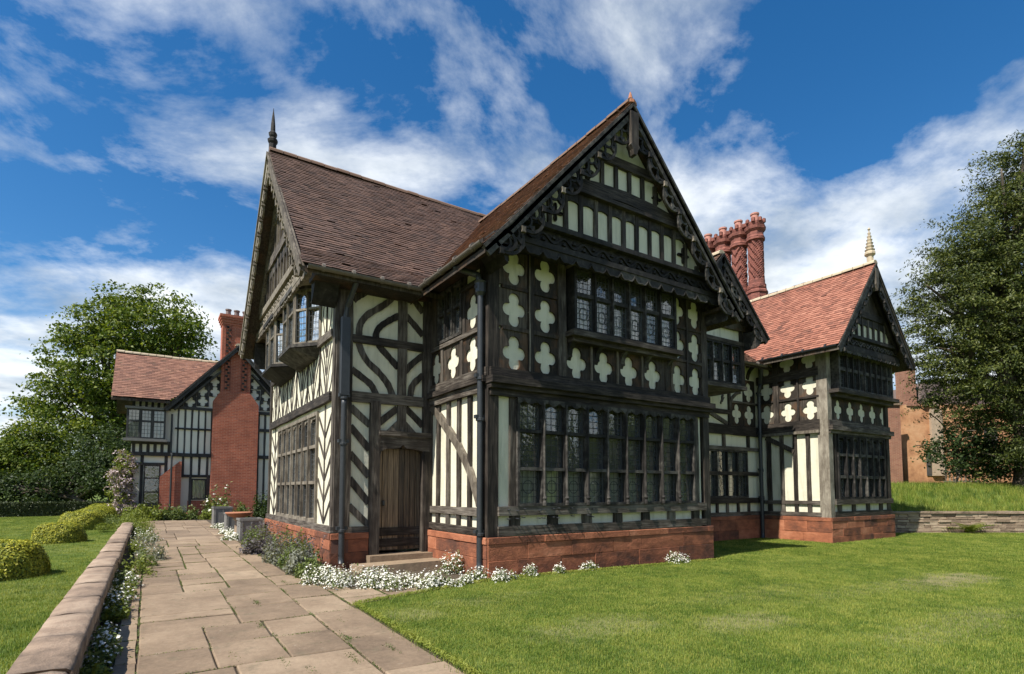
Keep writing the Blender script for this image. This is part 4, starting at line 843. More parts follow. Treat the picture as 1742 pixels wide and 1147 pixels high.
# ------------------------------------------------------------------ foliage helpers
def leaf_mesh(P, size, out=None, bias=.6, asp=.55, up=.25):
    """one rhombic leaf face per point"""
    n = len(P); nrm = rng.normal(size=(n, 3))
    if out is not None: nrm = nrm / np.linalg.norm(nrm, axis=1, keepdims=True) + bias * out
    nrm[:, 2] += up; nrm /= np.linalg.norm(nrm, axis=1, keepdims=True) + 1e-9
    t1 = np.cross(nrm, rng.normal(size=(n, 3))); t1 /= np.linalg.norm(t1, axis=1, keepdims=True) + 1e-9; t2 = np.cross(nrm, t1)
    s_ = (np.asarray(size) * rng.uniform(.6, 1.25, n))[:, None]; a = t1 * s_ * .5; b_ = t2 * s_ * .5 * asp; dr = nrm * s_ * .12
    V = np.stack([P - a - dr, P + b_, P + a - dr, P - b_], 1).reshape(-1, 3); return V, np.arange(4 * n).reshape(n, 4)
def crown_points(lobes, n, clump=.55, per=26, flat=.6, shell=.62, spray=0):
    """leaf positions gathered in clumps spread through ellipsoid lobes, with gaps between"""
    vol = np.array([l[3] * l[4] * l[5] for l in lobes]) ** .72; cnt = (n * vol / vol.sum()).astype(int); PP, OO = [], []
    for (cx, cy, cz, rx, ry, rz), m_ in zip(lobes, cnt):
        k = max(3, m_ // per); d_ = rng.normal(size=(k, 3)); d_ /= np.linalg.norm(d_, axis=1, keepdims=True)
        rad = shell + (1.06 - shell) * rng.random(k) ** .6; wob = 1 + .16 * np.sin(d_[:, 0] * 5 + cx) * np.cos(d_[:, 2] * 6 + cy)
        cc = np.array([cx, cy, cz]) + d_ * (rad * wob)[:, None] * np.array([rx, ry, rz])
        q = np.repeat(np.arange(k), per); cs = clump * rng.uniform(.6, 1.3, k)
        off = rng.normal(size=(len(q), 3)) * (cs[q] * .5)[:, None]; off[:, 2] *= flat
        if spray:      # twigs reaching outwards and up
            ax = d_ * np.array([1, 1, .5]) + np.array([0, 0, .06]) + rng.normal(size=d_.shape) * .32; ax /= np.linalg.norm(ax, axis=1, keepdims=True); off *= .42; off += ax[q] * (rng.beta(1.3, 1.6, len(q)) * 2 - .7)[:, None] * (cs[q] * spray)[:, None]
        P = cc[q] + off; P[:, 2] -= .25 * (off[:, 0] ** 2 + off[:, 1] ** 2); PP.append(P); OO.append(d_[q])
    return np.concatenate(PP), np.concatenate(OO)
def limbs(base, tips, r0, mat='bark', parent=None, bend=.3):
    g = G(); b_ = Vector(base)
    top = sum((Vector(t_) for t_ in tips), Vector()) / len(tips); mid = b_ + (top - b_) * .55; mid.x += random.uniform(-.3, .3)
    tr = [tuple(b_ + (mid - b_) * (i / 5) + Vector((math.sin(i) * .06, math.cos(i * 1.3) * .06, 0)) * r0 * 3) for i in range(6)]
    g.tube(spline(tr, 3), [r0 * (1.35 if i == 0 else 1 - .04 * i) for i in range(16)], 10)
    for t_ in tips:
        t_ = Vector(t_); s0 = b_ + (mid - b_) * random.uniform(.55, 1.0); m2 = s0 + (t_ - s0) * .5 + Vector((random.uniform(-.4, .4), random.uniform(-.4, .4), random.uniform(.1, .7)))
        P = spline([tuple(s0), tuple(m2), tuple(t_)], 5); g.tube(P, [r0 * .45 * (1 - i / len(P)) + .03 for i in range(len(P))], 6)
        for k in range(3):
            e = t_ + Vector((random.uniform(-1.6, 1.6), random.uniform(-1.6, 1.6), random.uniform(-.6, 1.2))); P2 = spline([tuple(m2), tuple((m2 + e) / 2 + Vector((0, 0, .25))), tuple(e)], 4); g.tube(P2, [r0 * .2 * (1 - i / len(P2)) + .02 for i in range(len(P2))], 5)
    return g.obj('trunk', mat, parent, True)
def tree(name, label, base, lobes, n, size, mat, r0, group=None, clump=.6, per=26, flat=.6, cat='tree', asp=.6, up=.35, shell=.62, spray=0):
    t_ = root(name, base, label, cat, group); P, O = crown_points(lobes, n, clump, per, flat, shell, spray); V, F = leaf_mesh(P, size, O, .7, asp, up)
    mobj('crown', V, F, mat, t_); limbs(base, [(l[0], l[1], l[2]) for l in lobes], r0, parent=t_); return t_
def dome_points(c, rx, ry, h, n, surf=.7):
    d_ = rng.normal(size=(n, 3)); d_[:, 2] = np.abs(d_[:, 2]); d_ /= np.linalg.norm(d_, axis=1, keepdims=True)
    rr = surf + (1 - surf) * rng.random(n); return np.array(c) + d_ * rr[:, None] * np.array([rx, ry, h]), d_
def clump(name, label, c, rx, ry, h, n, size, mat, cat='plant', group=None, bloom=0, bmat='petal_white', bsize=.03, surf=.35, up=.3, spikes=0):
    """a loose plant: several uneven little mounds of leaves, with blossoms scattered over their tops"""
    t_ = root(name, c, label, cat, group); subs = [(c[0] + rng.uniform(-.75, .75) * rx, c[1] + rng.uniform(-.75, .75) * ry, rng.uniform(.35, .62), rng.uniform(.5, 1.08)) for _ in range(6)] + [(c[0], c[1], .75, .95)]
    PP, OO = [], []
    for x, y, k, hk in subs:
        P, O = dome_points((x, y, c[2]), rx * k, ry * k, h * hk, n // 6, surf); PP.append(P); OO.append(O)
    P = np.concatenate(PP); P += rng.normal(size=P.shape) * size * .35; V, F = leaf_mesh(P, size, np.concatenate(OO), .5, .45, up); mobj('foliage', V, F, mat, t_)
    if bloom:
        PP, OO = [], []
        for x, y, k, hk in subs:
            P, O = dome_points((x, y, c[2]), rx * k * 1.06, ry * k * 1.06, h * hk * 1.08, max(4, bloom // 6), .8); PP.append(P); OO.append(O)
        P = np.concatenate(PP); P += rng.normal(size=P.shape) * bsize * .6; V, F = leaf_mesh(P, bsize, np.concatenate(OO), 1.0, .95, .7); mobj('blossom', V, F, bmat, t_)
    if spikes:
        PP = []
        for _ in range(spikes):
            a = rng.normal(size=2) * .45; b0 = np.array([c[0] + a[0] * rx, c[1] + a[1] * ry, c[2] + h * .6]); PP.append(b0 + np.linspace(0, 1, 9)[:, None] * np.array([a[0] * .1, a[1] * .1, h * .6]) + rng.normal(size=(9, 3)) * .008)
        P = np.concatenate(PP); V, F = leaf_mesh(P, .035, None, 0, .8); tag(mobj('flower_spike', V, F, bmat, t_), kind='stuff')
    return t_
def fern(name, label, c, n, l, mat, cat='fern', group=None):
    t_ = root(name, c, label, cat, group)
    for i in range(n):
        th = 2 * math.pi * i / n + random.uniform(-.3, .3); L_ = l * random.uniform(.7, 1.1); el = random.uniform(.75, 1.3); V, F = [], []; sd = Vector((-math.sin(th), math.cos(th), 0)); m_ = 11
        pts = [Vector(c) + Vector((math.cos(th) * L_ * s_ * math.cos(el * (1 - s_ * .9)), math.sin(th) * L_ * s_ * math.cos(el * (1 - s_ * .9)), L_ * (math.sin(el) * s_ - .55 * s_ * s_))) for s_ in (k / m_ for k in range(m_ + 1))]
        for k in range(1, m_):
            p = pts[k]; fw_ = (pts[k + 1] - pts[k - 1]).normalized(); w_ = L_ * .2 * math.sin(math.pi * (k / m_) ** .6) + .01
            for s2 in (-1, 1):
                q = len(V); tip = p + sd * s2 * w_ + fw_ * w_ * .45 - Vector((0, 0, w_ * .2)); V += [tuple(p - fw_ * .012), tuple(p + fw_ * L_ * .05), tuple(tip)]; F.append((q, q + 1, q + 2))
        mobj('frond', V, F, mat, t_)
    return t_

# ------------------------------------------------------------------ flagged path
pb = grid('path', -3.18, 2.1, -11, 16.2, 20, 80, lambda x, y: gz(np.maximum(x, -3.1), y) - .022, 'soil', 'structure', lambda x, y: (x < -.62) | (y < -2.55) & (y > -3.55 + .28 * (x + .67)))
tag(pb, kind='structure')
FLAGS = []
def flag(x0, x1, y0, y1, gap=.009):
    if x1 - x0 < .12 or y1 - y0 < .12: return
    g_ = gap; j = lambda: random.uniform(-.006, .006); P = [(x0 + g_ + j(), y0 + g_ + j()), (x1 - g_ + j(), y0 + g_ + j()), (x1 - g_ + j(), y1 - g_ + j()), (x0 + g_ + j(), y1 - g_ + j())]
    # wander the edges a little
    ring = []
    for i in range(4):
        a, b_ = P[i], P[(i + 1) % 4]; m_ = max(2, int(math.hypot(b_[0] - a[0], b_[1] - a[1]) / .22))
        for k in range(m_): s_ = k / m_; ring.append((a[0] + (b_[0] - a[0]) * s_ + j() * .8, a[1] + (b_[1] - a[1]) * s_ + j() * .8))
    tz = random.uniform(-.008, .010); tx, ty = random.uniform(-.014, .014), random.uniform(-.014, .014); cx, cy = (x0 + x1) / 2, (y0 + y1) / 2; n = len(ring)
    hz_ = lambda x, y: float(gz(x, y)) + tz + tx * (x - cx) + ty * (y - cy)
    sh = lambda x, y, k: (cx + (x - cx) * (1 - k / max(.2, (x1 - x0) / 2)), cy + (y - cy) * (1 - k / max(.2, (y1 - y0) / 2)))
    V = [(x, y, hz_(x, y) - .06) for x, y in ring] + [(x, y, hz_(x, y) - .010) for x, y in ring] + [(*sh(x, y, .012), hz_(x, y)) for x, y in ring]
    F = [(i, (i + 1) % n, n + (i + 1) % n, n + i) for i in range(n)] + [(n + i, n + (i + 1) % n, 2 * n + (i + 1) % n, 2 * n + i) for i in range(n)] + [tuple(range(2 * n, 3 * n))]
    mobj('flagstone', V, F, 'flagstone', pb); FLAGS.append((x0, x1, y0, y1))
y = -11.0
while y < 16:      # main strip: bays of slabs laid in two or three columns with their own cross joints
    bay = min(random.uniform(1.5, 2.6), 16.1 - y); k = random.choice((2, 3, 3)); xs = [-2.98] + sorted(-2.98 + 1.73 * (i + random.uniform(-.2, .2)) / k for i in range(1, k)) + [-1.25]
    for a, b_ in zip(xs, xs[1:]):
        m_ = max(1, round(bay / random.uniform(.42, .92))); cs = [0] + sorted((i + random.uniform(-.2, .2)) / m_ for i in range(1, m_)) + [1]
        for c0, c1 in zip(cs, cs[1:]): flag(a, b_, y + bay * c0, y + bay * c1)
    y += bay
    if y > 15.9: break
y = -11.0
while y < 15.5:      # narrow border strip by the wall
    y2 = y + random.uniform(.5, 1.2); flag(-3.15 + random.uniform(-.012, .012), -2.98, y, y2); y = y2
y = -11.0
while y < 15.5:
    y2 = y + random.uniform(.6, 1.3); flag(-1.25, -.69 if y < -.6 else -.88, y, y2); y = y2
x = -.69
while x < 2.0:
    x2 = x + random.uniform(.6, .95); e = -3.38 + .28 * (x + .67); flag(x, x2, e + .01, e + .42); flag(x, x2 - .02, e + .42, min(e + .8, -2.62)) if x < .9 else None; x = x2
for k, yy in enumerate(np.arange(-2.9, -1.0, .55)): flag(-.69, -.69 + max(.15, .62 - .28 * k), yy, yy + .54)
# weeds and moss in the joints
PP = []
for x0, x1, y0, y1 in FLAGS:
    if y0 > 6: continue
    for _ in range(14):
        if random.random() < .34: e = random.choice((0, 1, 2, 3)); s_ = random.random(); c_ = [(x0 + (x1 - x0) * s_, y0), (x0 + (x1 - x0) * s_, y1), (x0, y0 + (y1 - y0) * s_), (x1, y0 + (y1 - y0) * s_)][e]; m_ = int(rng.integers(10, 70)); q = np.column_stack([c_[0] + rng.normal(size=m_) * (.09 if e < 2 else .006), c_[1] + rng.normal(size=m_) * (.006 if e < 2 else .10), np.zeros(m_)]); PP.append(q)
for (wx, wy, m_) in ((-1.2, -4.9, 260), (-1.05, -4.2, 120), (-1.9, -5.4, 200), (-1.75, -5.8, 160), (-1.35, -5.6, 200), (-.95, -5.5, 140), (-1.85, -3.9, 120), (-2.25, -5.0, 120), (-1.7, -2.6, 160), (-1.25, -1.9, 160), (-1.1, -1.2, 220), (-1.2, -.4, 160)):
    PP.append(np.column_stack([wx + rng.normal(size=m_) * .02, wy + rng.normal(size=m_) * .10, np.zeros(m_)]))
P = np.concatenate(PP); P[:, 2] = gz(P[:, 0], P[:, 1]) - .010 + rng.random(len(P)) * .016; V, F = leaf_mesh(P, .017, None, 0, .5, .6)
tag(mobj('joint_weeds', V, F, 'leaf_shrub'), 'small weeds and moss growing in the joints of the flagged path', 'weeds', kind='stuff')

# ------------------------------------------------------------------ garden wall on the left
GW = root('garden_wall', (-3.48, 0, .2), 'low sandstone garden wall with weathered coping beside the path', 'wall')
y = -11.0
WE = Fr((-3.36, 0), (0, 1), (1, 0)); bd = G(); bd.box(Fr((-3.48, 0), (0, 1), (1, 0)), -11, 12.0, -.1, .48, -.10, .10); bd.obj('wall_core', 'mortar', GW)
while y < 12:
    y2 = y + random.uniform(.75, 1.25); n_, m_ = 6, 8; V = []; tz = random.uniform(-.008, .008); tw_ = random.uniform(-.01, .01)
    prof = [(-.172, .47), (-.175, .575), (-.16, .60), (-.06, .608), (.06, .607), (.135, .598), (.16, .575), (.16, .47)]
    for i in range(n_ + 1):
        yy = y + .006 + (y2 - y - .012) * i / n_; e = .01 if i in (0, n_) else 0
        V += [(-3.475 + u * (1 - e) + random.uniform(-.006, .006) + tw_, yy, z + tz - e + random.uniform(-.005, .005)) for u, z in prof]
    F = [(i * m_ + k, i * m_ + k + 1, (i + 1) * m_ + k + 1, (i + 1) * m_ + k) for i in range(n_) for k in range(m_ - 1)] + [tuple(range(m_)), tuple(range(n_ * m_, n_ * m_ + m_))]
    mobj('coping_stone', V, F, 'coping', GW, True); y = y2
for zc in (.12, .29):
    y = -11.0 + random.uniform(0, .4)
    while y < 12:
        y2 = y + random.uniform(.35, .7); g = G(); g.box(Fr((-3.48, 0), (0, 1), (1, 0)), y + .006, y2 - .006, zc + .005, zc + .17, -.13, .125 + random.uniform(-.008, .008), .008); g.obj('stone', 'rubble', GW); y = y2

# ------------------------------------------------------------------ far house at the end of the path
FH = root('service_wing', (-.5, 21, .4), 'smaller black and white house with a tall brick chimney at the path end', 'house')
HF = Fr((0, 19.35), (1, 0), (0, -1)); HC = Fr((0, 19.0), (1, 0), (0, -1))
wl = wall_sheet(HF, -3.65, 3.1, .3, 5.7, [(-3.14, -2.5, 1.05, 2.85), (-1.27, -.64, 1.26, 2.24)], FH, mat='plaster_far', extra=[(-2.1, 5.7), (3.1, 5.7), (.48, 8.45)])
tm = 'timber_far'
bv = lambda a, b_, z0, z1, d=.02: beam_v(HF, a, b_, z0, z1, wl, 'stud', d, tm)
bh = lambda a, b_, z0, z1, d=.08, n='rail': beam_h(HF, a, b_, z0, z1, wl, n, d, tm)
bh(-3.7, -.45, 3.26, 3.42, .14); bh(-3.65, -2.1, 3.78, 3.92); bh(1.4, 3.1, 3.26, 3.42); bh(-2.2, 3.1, 5.46, 5.60, .1); bh(-2.0, -.5, 4.52, 4.60); bh(1.4, 3.1, 4.6, 4.75); bh(-3.7, -2.2, 5.36, 5.46); bh(-1.75, -.5, 2.3, 2.42)
for i in range(6): bv(-1.92 + i * .275, -1.845 + i * .275, 3.42, 5.46)
for i in range(6): bv(-3.62 + i * .27, -3.50 + i * .27, 3.42, 3.8)
for i in range(7): bv(-3.66 + i * .235, -3.56 + i * .235, 5.46, 5.82)
for i in range(4): bv(-1.68 + i * .33, -1.58 + i * .33, 2.4, 3.3)
for u in (-3.64, -3.28, -2.36): bv(u, u + .12, .9, 3.3)
for i in range(5): bv(1.5 + i * .3, 1.6 + i * .3, .9, 5.5)
bh(-3.65, -2.3, .86, 1.02); bh(-3.65, -2.3, 2.85, 2.95); bv(-1.36, -1.26, .4, 2.35, .08); bv(-.65, -.52, .4, 2.35, .08)
for s_, cs in ((-1, [(-.44, 6.91), (-.42, 6.42), (-.94, 6.40), (-.92, 5.92), (-1.43, 5.85)]), (1, [(1.34, 6.96), (1.32, 6.42), (1.85, 6.40), (1.82, 5.92), (2.35, 5.85)])):
    for cu, cz in cs: quatrefoil_panel(HF, cu - .25, cu + .25, cz - .245, cz + .245, cu, cz, wl, .80, .05, tm)
g = G(); g.prism(HF, [(-2.15, 5.60), (-1.70, 5.60), (-1.70, 6.1), (-1.2, 6.1), (-1.2, 6.65), (-.7, 6.65), (-.7, 7.15), (.48, 8.4), (.48, 8.45), (-2.15, 5.75)], .0, .045); g.prism(HF, [(3.1, 5.60), (2.6, 5.60), (2.6, 6.1), (2.1, 6.1), (2.1, 6.65), (1.6, 6.65), (1.6, 7.15), (.48, 8.4), (.48, 8.45), (3.1, 5.75)], .0, .045); g.obj('board', tm, wl)
window(HF, -3.14, -2.5, 1.05, 2.85, 1, [1.62, 2.25], FH, d=.06, mat=tm, lead=False); window(HF, -1.27, -.64, 1.26, 2.24, 1, [], FH, d=.04, mat=tm, lead=False)
HB = Fr((0, 19.0), (1, 0), (0, -1)); window(HB, -3.85, -2.38, 4.0, 5.32, 3, [4.78], FH, d=.04, mat=tm, mull=.09, depth=-.4, nv=3, gap=.16, lw=.014, lab='projecting upper window with small leaded panes')
g = G(); g.box(HF, -3.95, -2.3, 3.88, 4.0, 0, .48); g.box(HF, -3.92, -2.32, 5.32, 5.42, 0, .45); g.box(HF, -3.85, -3.78, 4.0, 5.35, 0, .36); g.obj('bay_sill', 'grey_lead', wl)
g = G(); g.prism(HF, [(-2.52, .3), (-2.52, 2.32), (-1.78, 3.02), (-1.70, 3.02), (-1.70, .3)], .0, .5); g.prism(HF, [(-1.4, .3), (-1.4, 1.22), (-.5, 1.22), (-.5, .3)], .0, .08); g.prism(HF, [(-3.66, .3), (-3.66, .86), (-2.5, .86), (-2.5, .3)], .0, .1); g.obj('brick_cheek', 'brick_far', FH)
g = G(); g.tube([(-2.1, 18.78, .4), (-2.1, 18.78, 3.3), (-2.14, 19.2, 3.5), (-2.14, 19.2, 5.2)], .04, 8); g.obj('downpipe', 'iron', FH)
ch = G(); ch.prism(HC, [(-.5, .2), (1.48, .2), (1.48, 5.85), (1.10, 6.40), (-.22, 6.40), (-.5, 5.95)], -.9, .0)
ch.prism(HC, [(-.21, 6.4), (1.08, 6.4), (1.08, 9.7), (-.21, 9.7)], -.8, -.06)
for k, (z, e) in enumerate(((9.7, .03), (9.82, .07), (9.94, .11), (10.06, .14))): ch.box(HC, -.21 - e, 1.08 + e, z, z + .125, -.8 - e, -.06 + e)
ch = ch.obj('chimney_stack', 'brick_far', FH); ch['label'] = 'tall red brick chimney with zigzag strips'
for cu in (.06, .80):
    g = G()
    for k in range(21): z = 6.55 + k * .15; o_ = .04 if k % 2 else -.04; g.box(HC, cu + o_ - .05, cu + o_ + .05, z, z + .085, -.06, -.01)
    g.obj('zigzag_brickwork', 'timber_carved', ch); g = G(); g.box(HC, cu - .13, cu - .115, 6.5, 9.7, -.06, -.03); g.box(HC, cu + .115, cu + .13, 6.5, 9.7, -.06, -.03); g.obj('strip', 'brick_shaft', ch)
for k, cu in enumerate((.05, .42, .8)): g = G(); g.lathe((cu, 19.4, 10.15), [(.12, 0), (.11, .32), (.14, .34), (.14, .40), (.09, .40)], 10); g.obj('chimney_pot', 'slate', ch)
gable_roof(FH, 'x', 21.3, 8.22, -4.42, .4, [(2.65, 5.74), (0, 8.22)], 'tile_far', ridge_mat='ridge_buff', sides=(1, 0), gauge=.13, tw=.22, deck_end=-2.25, skip=lambda p: p.x > -2.3 and p.z < 8.62 - 1.11 * abs(p.x - .48))
gable_roof(FH, 'y', .48, 8.68, 18.86, 24.5, [(2.95, 5.40), (0, 8.68)], 'tile_far', ridge_mat='ridge_buff', gauge=.13, tw=.22)
bargeboard(FH, HF, .48, 8.70, 2.97, 5.40, .46, n=6, wd=.18, tracery=False, mat=tm); brace(HF, [(-2.05, 5.42), (-.2, 7.4)], .08, wl, .3, 'principal_rafter', False, mat=tm); brace(HF, [(3.0, 5.42), (1.16, 7.4)], .08, wl, .3, 'principal_rafter', False, mat=tm)
g = G(); g.box(Fr((0, 0), (1, 0), (0, 1)), -3.65, 3.1, .3, 5.6, 23.8, 24.0); g.box(Fr((0, 0), (1, 0), (0, 1)), -3.65, -3.5, .3, 5.7, 19.36, 24); g.box(Fr((0, 0), (1, 0), (0, 1)), 2.95, 3.1, .3, 5.6, 19.36, 24); g.box(Fr((0, 0), (1, 0), (0, 1)), -3.6, 3.0, 3.2, 3.3, 19.6, 23.8); g.obj('rear_wall', 'interior', FH)
curtain(HF, -1.25, -.66, 1.28, 2.22, -.08, 'pale curtain behind the small window beside the brick chimney')
curtain(HB, -3.8, -2.4, 4.05, 5.3, -.1, 'pale blind behind the projecting upper window of the far house')

# ------------------------------------------------------------------ right-hand garden: retaining wall, bank, outbuilding
RU = (.8375, -.5465); RN = (-.5465, -.8375)          # along the wall, towards the lawn
RF_ = Fr((19.75, -1.15), RU, RN)
RWALL = root('retaining_wall', (21, -2, .2), 'low rubble stone retaining wall below the grass bank', 'wall'); g = G(); g.box(RF_, -7, 12, -.2, .80, -.5, -.04); g.obj('wall_core', 'mortar', RWALL)
zc = .02; rowi = 0
while zc < .78:
    hh = random.uniform(.085, .135); u = -7.0 + random.uniform(0, .3)
    while u < 9:
        L_ = random.uniform(.22, .58); g = G(); g.box(RF_, u + .008, u + L_ - .008, zc + .007, zc + hh - .007, -.3, random.uniform(-.025, .02), .010)
        if u > -2.5: g.obj('stone', 'rubble', RWALL)
        u += L_
    zc += hh
u = -7.0
while u < 9:
    L_ = random.uniform(.5, .95); g = G(); g.box(RF_, u + .006, u + L_ - .006, zc, zc + .075, -.42, .05 + random.uniform(-.015, .015), .010)
    if u > -2.5: g.obj('coping_stone', 'coping', RWALL)
    u += L_
def bank_z(d_): return .84 + .95 * sstep(.2, 4.2, d_) + .1 * sstep(4, 14, d_)
nu, nd = 60, 40; U, Dd = np.meshgrid(np.linspace(-9, 40, nu + 1), np.linspace(.12, 40, nd + 1) ** 1.0)
Dd = .12 + (Dd - .12) ** 1.6 / (39.88 ** .6); Zb = bank_z(Dd) + .05 * np.sin(U * 1.3) * np.clip(Dd, 0, 1) + .04 * np.sin(U * 2.9 + Dd)
V = np.stack([(19.75 + RU[0] * U - RN[0] * Dd).ravel(), (-1.15 + RU[1] * U - RN[1] * Dd).ravel(), Zb.ravel()], 1); i = np.arange(nu * nd); a = (i // nu) * (nu + 1) + i % nu
bank = tag(mobj('grass_bank', V, np.stack([a, a + 1, a + nu + 2, a + nu + 1], 1), 'turf', None, True), kind='structure')
OB = root('outbuilding', (38, 4.5, 1.8), 'old buff stone outbuilding with a brick chimney half hidden by the yew', 'building')
OF = Fr((37.1, 4.85), RU, RN); g = G(); g.box(OF, -.2, 8.0, 1.4, 7.1, -4, 0); g.obj('wall', 'buff_stone', OB)
g = G(); g.box(OF, -.12, .55, 7.1, 9.6, -1.0, -.1); g.box(OF, -.2, .63, 7.0, 7.2, -1.1, .06); g.obj('chimney', 'brick_pier', OB)
g = G(); g.prism(OF, [(.7, 7.1), (3.2, 7.1), (2.6, 8.9), (1.3, 8.6)], -3.5, -.3); g.prism(OF, [(3.0, 7.1), (8.2, 7.1), (8.2, 8.6), (3.6, 8.6)], -3.5, -.2); g.obj('roof', 'slate', OB)
g = G(); g.box(OF, 1.2, 1.9, 2.6, 6.8, 0, .18); g.box(OF, .8, 1.7, 7.0, 7.3, 0, .2); g.obj('buttress', 'rubble', OB)
for uu, zz_, w_, h_ in ((.9, 2.6, 1.2, 1.3), (4.6, 4.6, .8, 1.0)):
    g = G(); g.box(OF, uu, uu + w_, zz_, zz_ + h_, 0, .05); wn = g.obj('window', 'timber_far', OB); g = G(); g.box(OF, uu + .1, uu + w_ - .1, zz_ + .1, zz_ + h_ - .1, .05, .06); g.obj('pane', 'interior', wn)
g = G(); g.prism(OF, [(-2.2, 2.0), (-2.2, 4.4), (.3, 3.5), (.3, 3.3), (-.1, 3.0), (-.1, 2.0)], -1.2, -.5); g.obj('lean_to', 'slate', OB)
BP = root('brick_pier', (35.3, 4.9, 1.8), 'tall red brick pier beside the outbuilding lean-to', 'pier'); OP = Fr((34.9, 5.1), RU, RN); g = G(); g.box(OP, -1.5, .68, 1.4, 6.9, -.7, 0); g.obj('pier_shaft', 'brick_pier', BP); g = G(); g.box(OP, -1.6, .78, 6.9, 7.1, -.8, .1); g.obj('pier_cap', 'rubble', BP)
g = G(); g.box(OP, 1.0, 1.2, 1.6, 7.6, -2.0, -1.85); g.box(OP, .68, 2.3, 1.6, 6.6, -2.2, -2.0); g.obj('side_wall', 'slate', BP)
BN = root('garden_bench', (39, 2.2, 1.85), 'grey slatted bench by the outbuilding wall', 'bench'); BFm = Fr((37.9, 3.6), RU, RN)
for k in range(7): g = G(); g.box(BFm, .2 + k * .24, .26 + k * .24, 2.2, 2.85, .0, .04); g.obj('back_slat', 'timber_pale', BN)
g = G(); g.box(BFm, .1, 1.8, 2.8, 2.9, -.02, .06); g.box(BFm, .1, 1.8, 2.2, 2.27, -.02, .5); g.obj('seat', 'timber_pale', BN)
for k in (.15, 1.7):
    for dd in (.02, .46): g = G(); g.box(BFm, k, k + .06, 1.7, 2.25, dd, dd + .05); g.obj('leg', 'timber_pale', BN)

# ------------------------------------------------------------------ trees
E3 = lambda L_: [(x, y, z, r, r, r * .78) for (x, y, z), r in L_]
tree('broadleaf_tree', 'tall spreading broadleaf tree rising behind the far house roof', (-5.5, 50, .2),
     E3([((-2.9, 48.0, 16.9), 3.8), ((-7.3, 50.9, 16.3), 2.6), ((-1.3, 47.1, 13.6), 2.8), ((-6.1, 50.3, 12.9), 4.8), ((-9.4, 52.6, 11.7), 2.4), ((-11.6, 54.0, 9.2), 1.5), ((-8.1, 52, 8.7), 3.7), ((-4.2, 49.4, 8.7), 3.9), ((-6.2, 51.1, 4.8), 4.2), ((-5.2, 49.3, 18.2), 2.1), ((-.5, 46.4, 15.6), 1.9), ((-3.6, 48.8, 11.9), 3.2), ((-1.0, 48, 10), 3)]), 62000, .31, 'leaf_tree', .55, clump=1.25, per=70, flat=.32, shell=.5)
tree('broadleaf_tree', 'rounded green tree at the left edge behind the hedge', (-11, 46.5, .2),
     E3([((-10.9, 46.9, 4.4), 2.6), ((-8.9, 45.8, 3.0), 2.2), ((-12.6, 48, 3.4), 2.4), ((-10.6, 46.6, 6.0), 1.5), ((-14.8, 48.5, 4.2), 2.6)]), 34000, .24, 'leaf_tree', .3, clump=.9, per=50, flat=.4)
tree('evergreen_shrub', 'dark evergreen thicket between the hedge and the far house', (-6, 42, .2),
     E3([((-6.9, 43.5, 2.6), 2.4), ((-5.0, 42.2, 3.0), 2.3), ((-8.6, 44, 1.9), 2.0), ((-3.6, 41, 2.6), 2.2), ((-6, 44, 5), 2.2), ((-10.5, 42.5, 1.5), 2.0), ((-12.8, 42.5, 1.6), 2.1), ((-15.2, 43, 1.8), 2.2), ((-17.5, 43.5, 2.2), 2.6)]), 40000, .22, 'leaf_dark', .25, clump=.6, per=30, cat='shrub')
tree('yew_tree', 'huge dark yew tree overhanging the grass bank on the right', (29.6, -2.6, 1.7),
     [(29.9, -3.2, 15, 2.2, 2.2, 2.3), (28.4, -2.1, 13, 2.1, 2.1, 1.9), (27.5, -1.4, 11.7, 1.7, 1.8, 1.6), (26.9, -.9, 9.9, 1.7, 1.8, 1.5), (28.8, -2.1, 10, 2.9, 2.9, 2.6), (26.8, -.6, 7.8, 1.5, 1.7, 1.2), (28.4, -1.6, 6.9, 2.4, 2.4, 1.6), (30.2, -2.8, 7.9, 3.2, 3.2, 2.6), (27.8, -1.1, 5.6, 1.2, 1.4, .9), (29.6, -2.2, 4.2, 2.0, 2.0, 1.5), (28.9, -1.6, 2.9, 1.1, 1.2, .8), (30, -3, 12.1, 2.9, 2.9, 2.4), (29.3, -2.9, 15.9, 1.0, 1.0, 1.4), (31, -4.2, 10, 3.4, 3.4, 4.5), (31, -4, 15.5, 2, 2, 2), (31, -4.2, 5, 2.8, 2.8, 2.4)], 210000, .15, 'leaf_yew', .6, clump=.85, per=80, flat=.34, shell=.45, asp=.36, spray=.85)
tree('leafy_shrub', 'low leafy shrub in shade under the yew beside the outbuilding', (27.6, -.3, 1.7), E3([((27.4, -.4, 3.5), 1.0), ((28.2, -.8, 4.2), 1.0), ((28.7, -1.0, 3.0), 1.1), ((29.6, -1.6, 3.2), 1.2)]), 6000, .15, 'leaf_dark', .08, clump=.4, per=20, cat='shrub')
tree('broadleaf_tree', 'bright green tree behind the east wing gable', (38, 14, 1.6), E3([((37, 13, 7), 3.2), ((36, 14, 10), 2.4), ((39, 12, 9.5), 3), ((40, 10, 11), 3.2)]), 14000, .30, 'leaf_tree', .3, clump=.8, per=34)
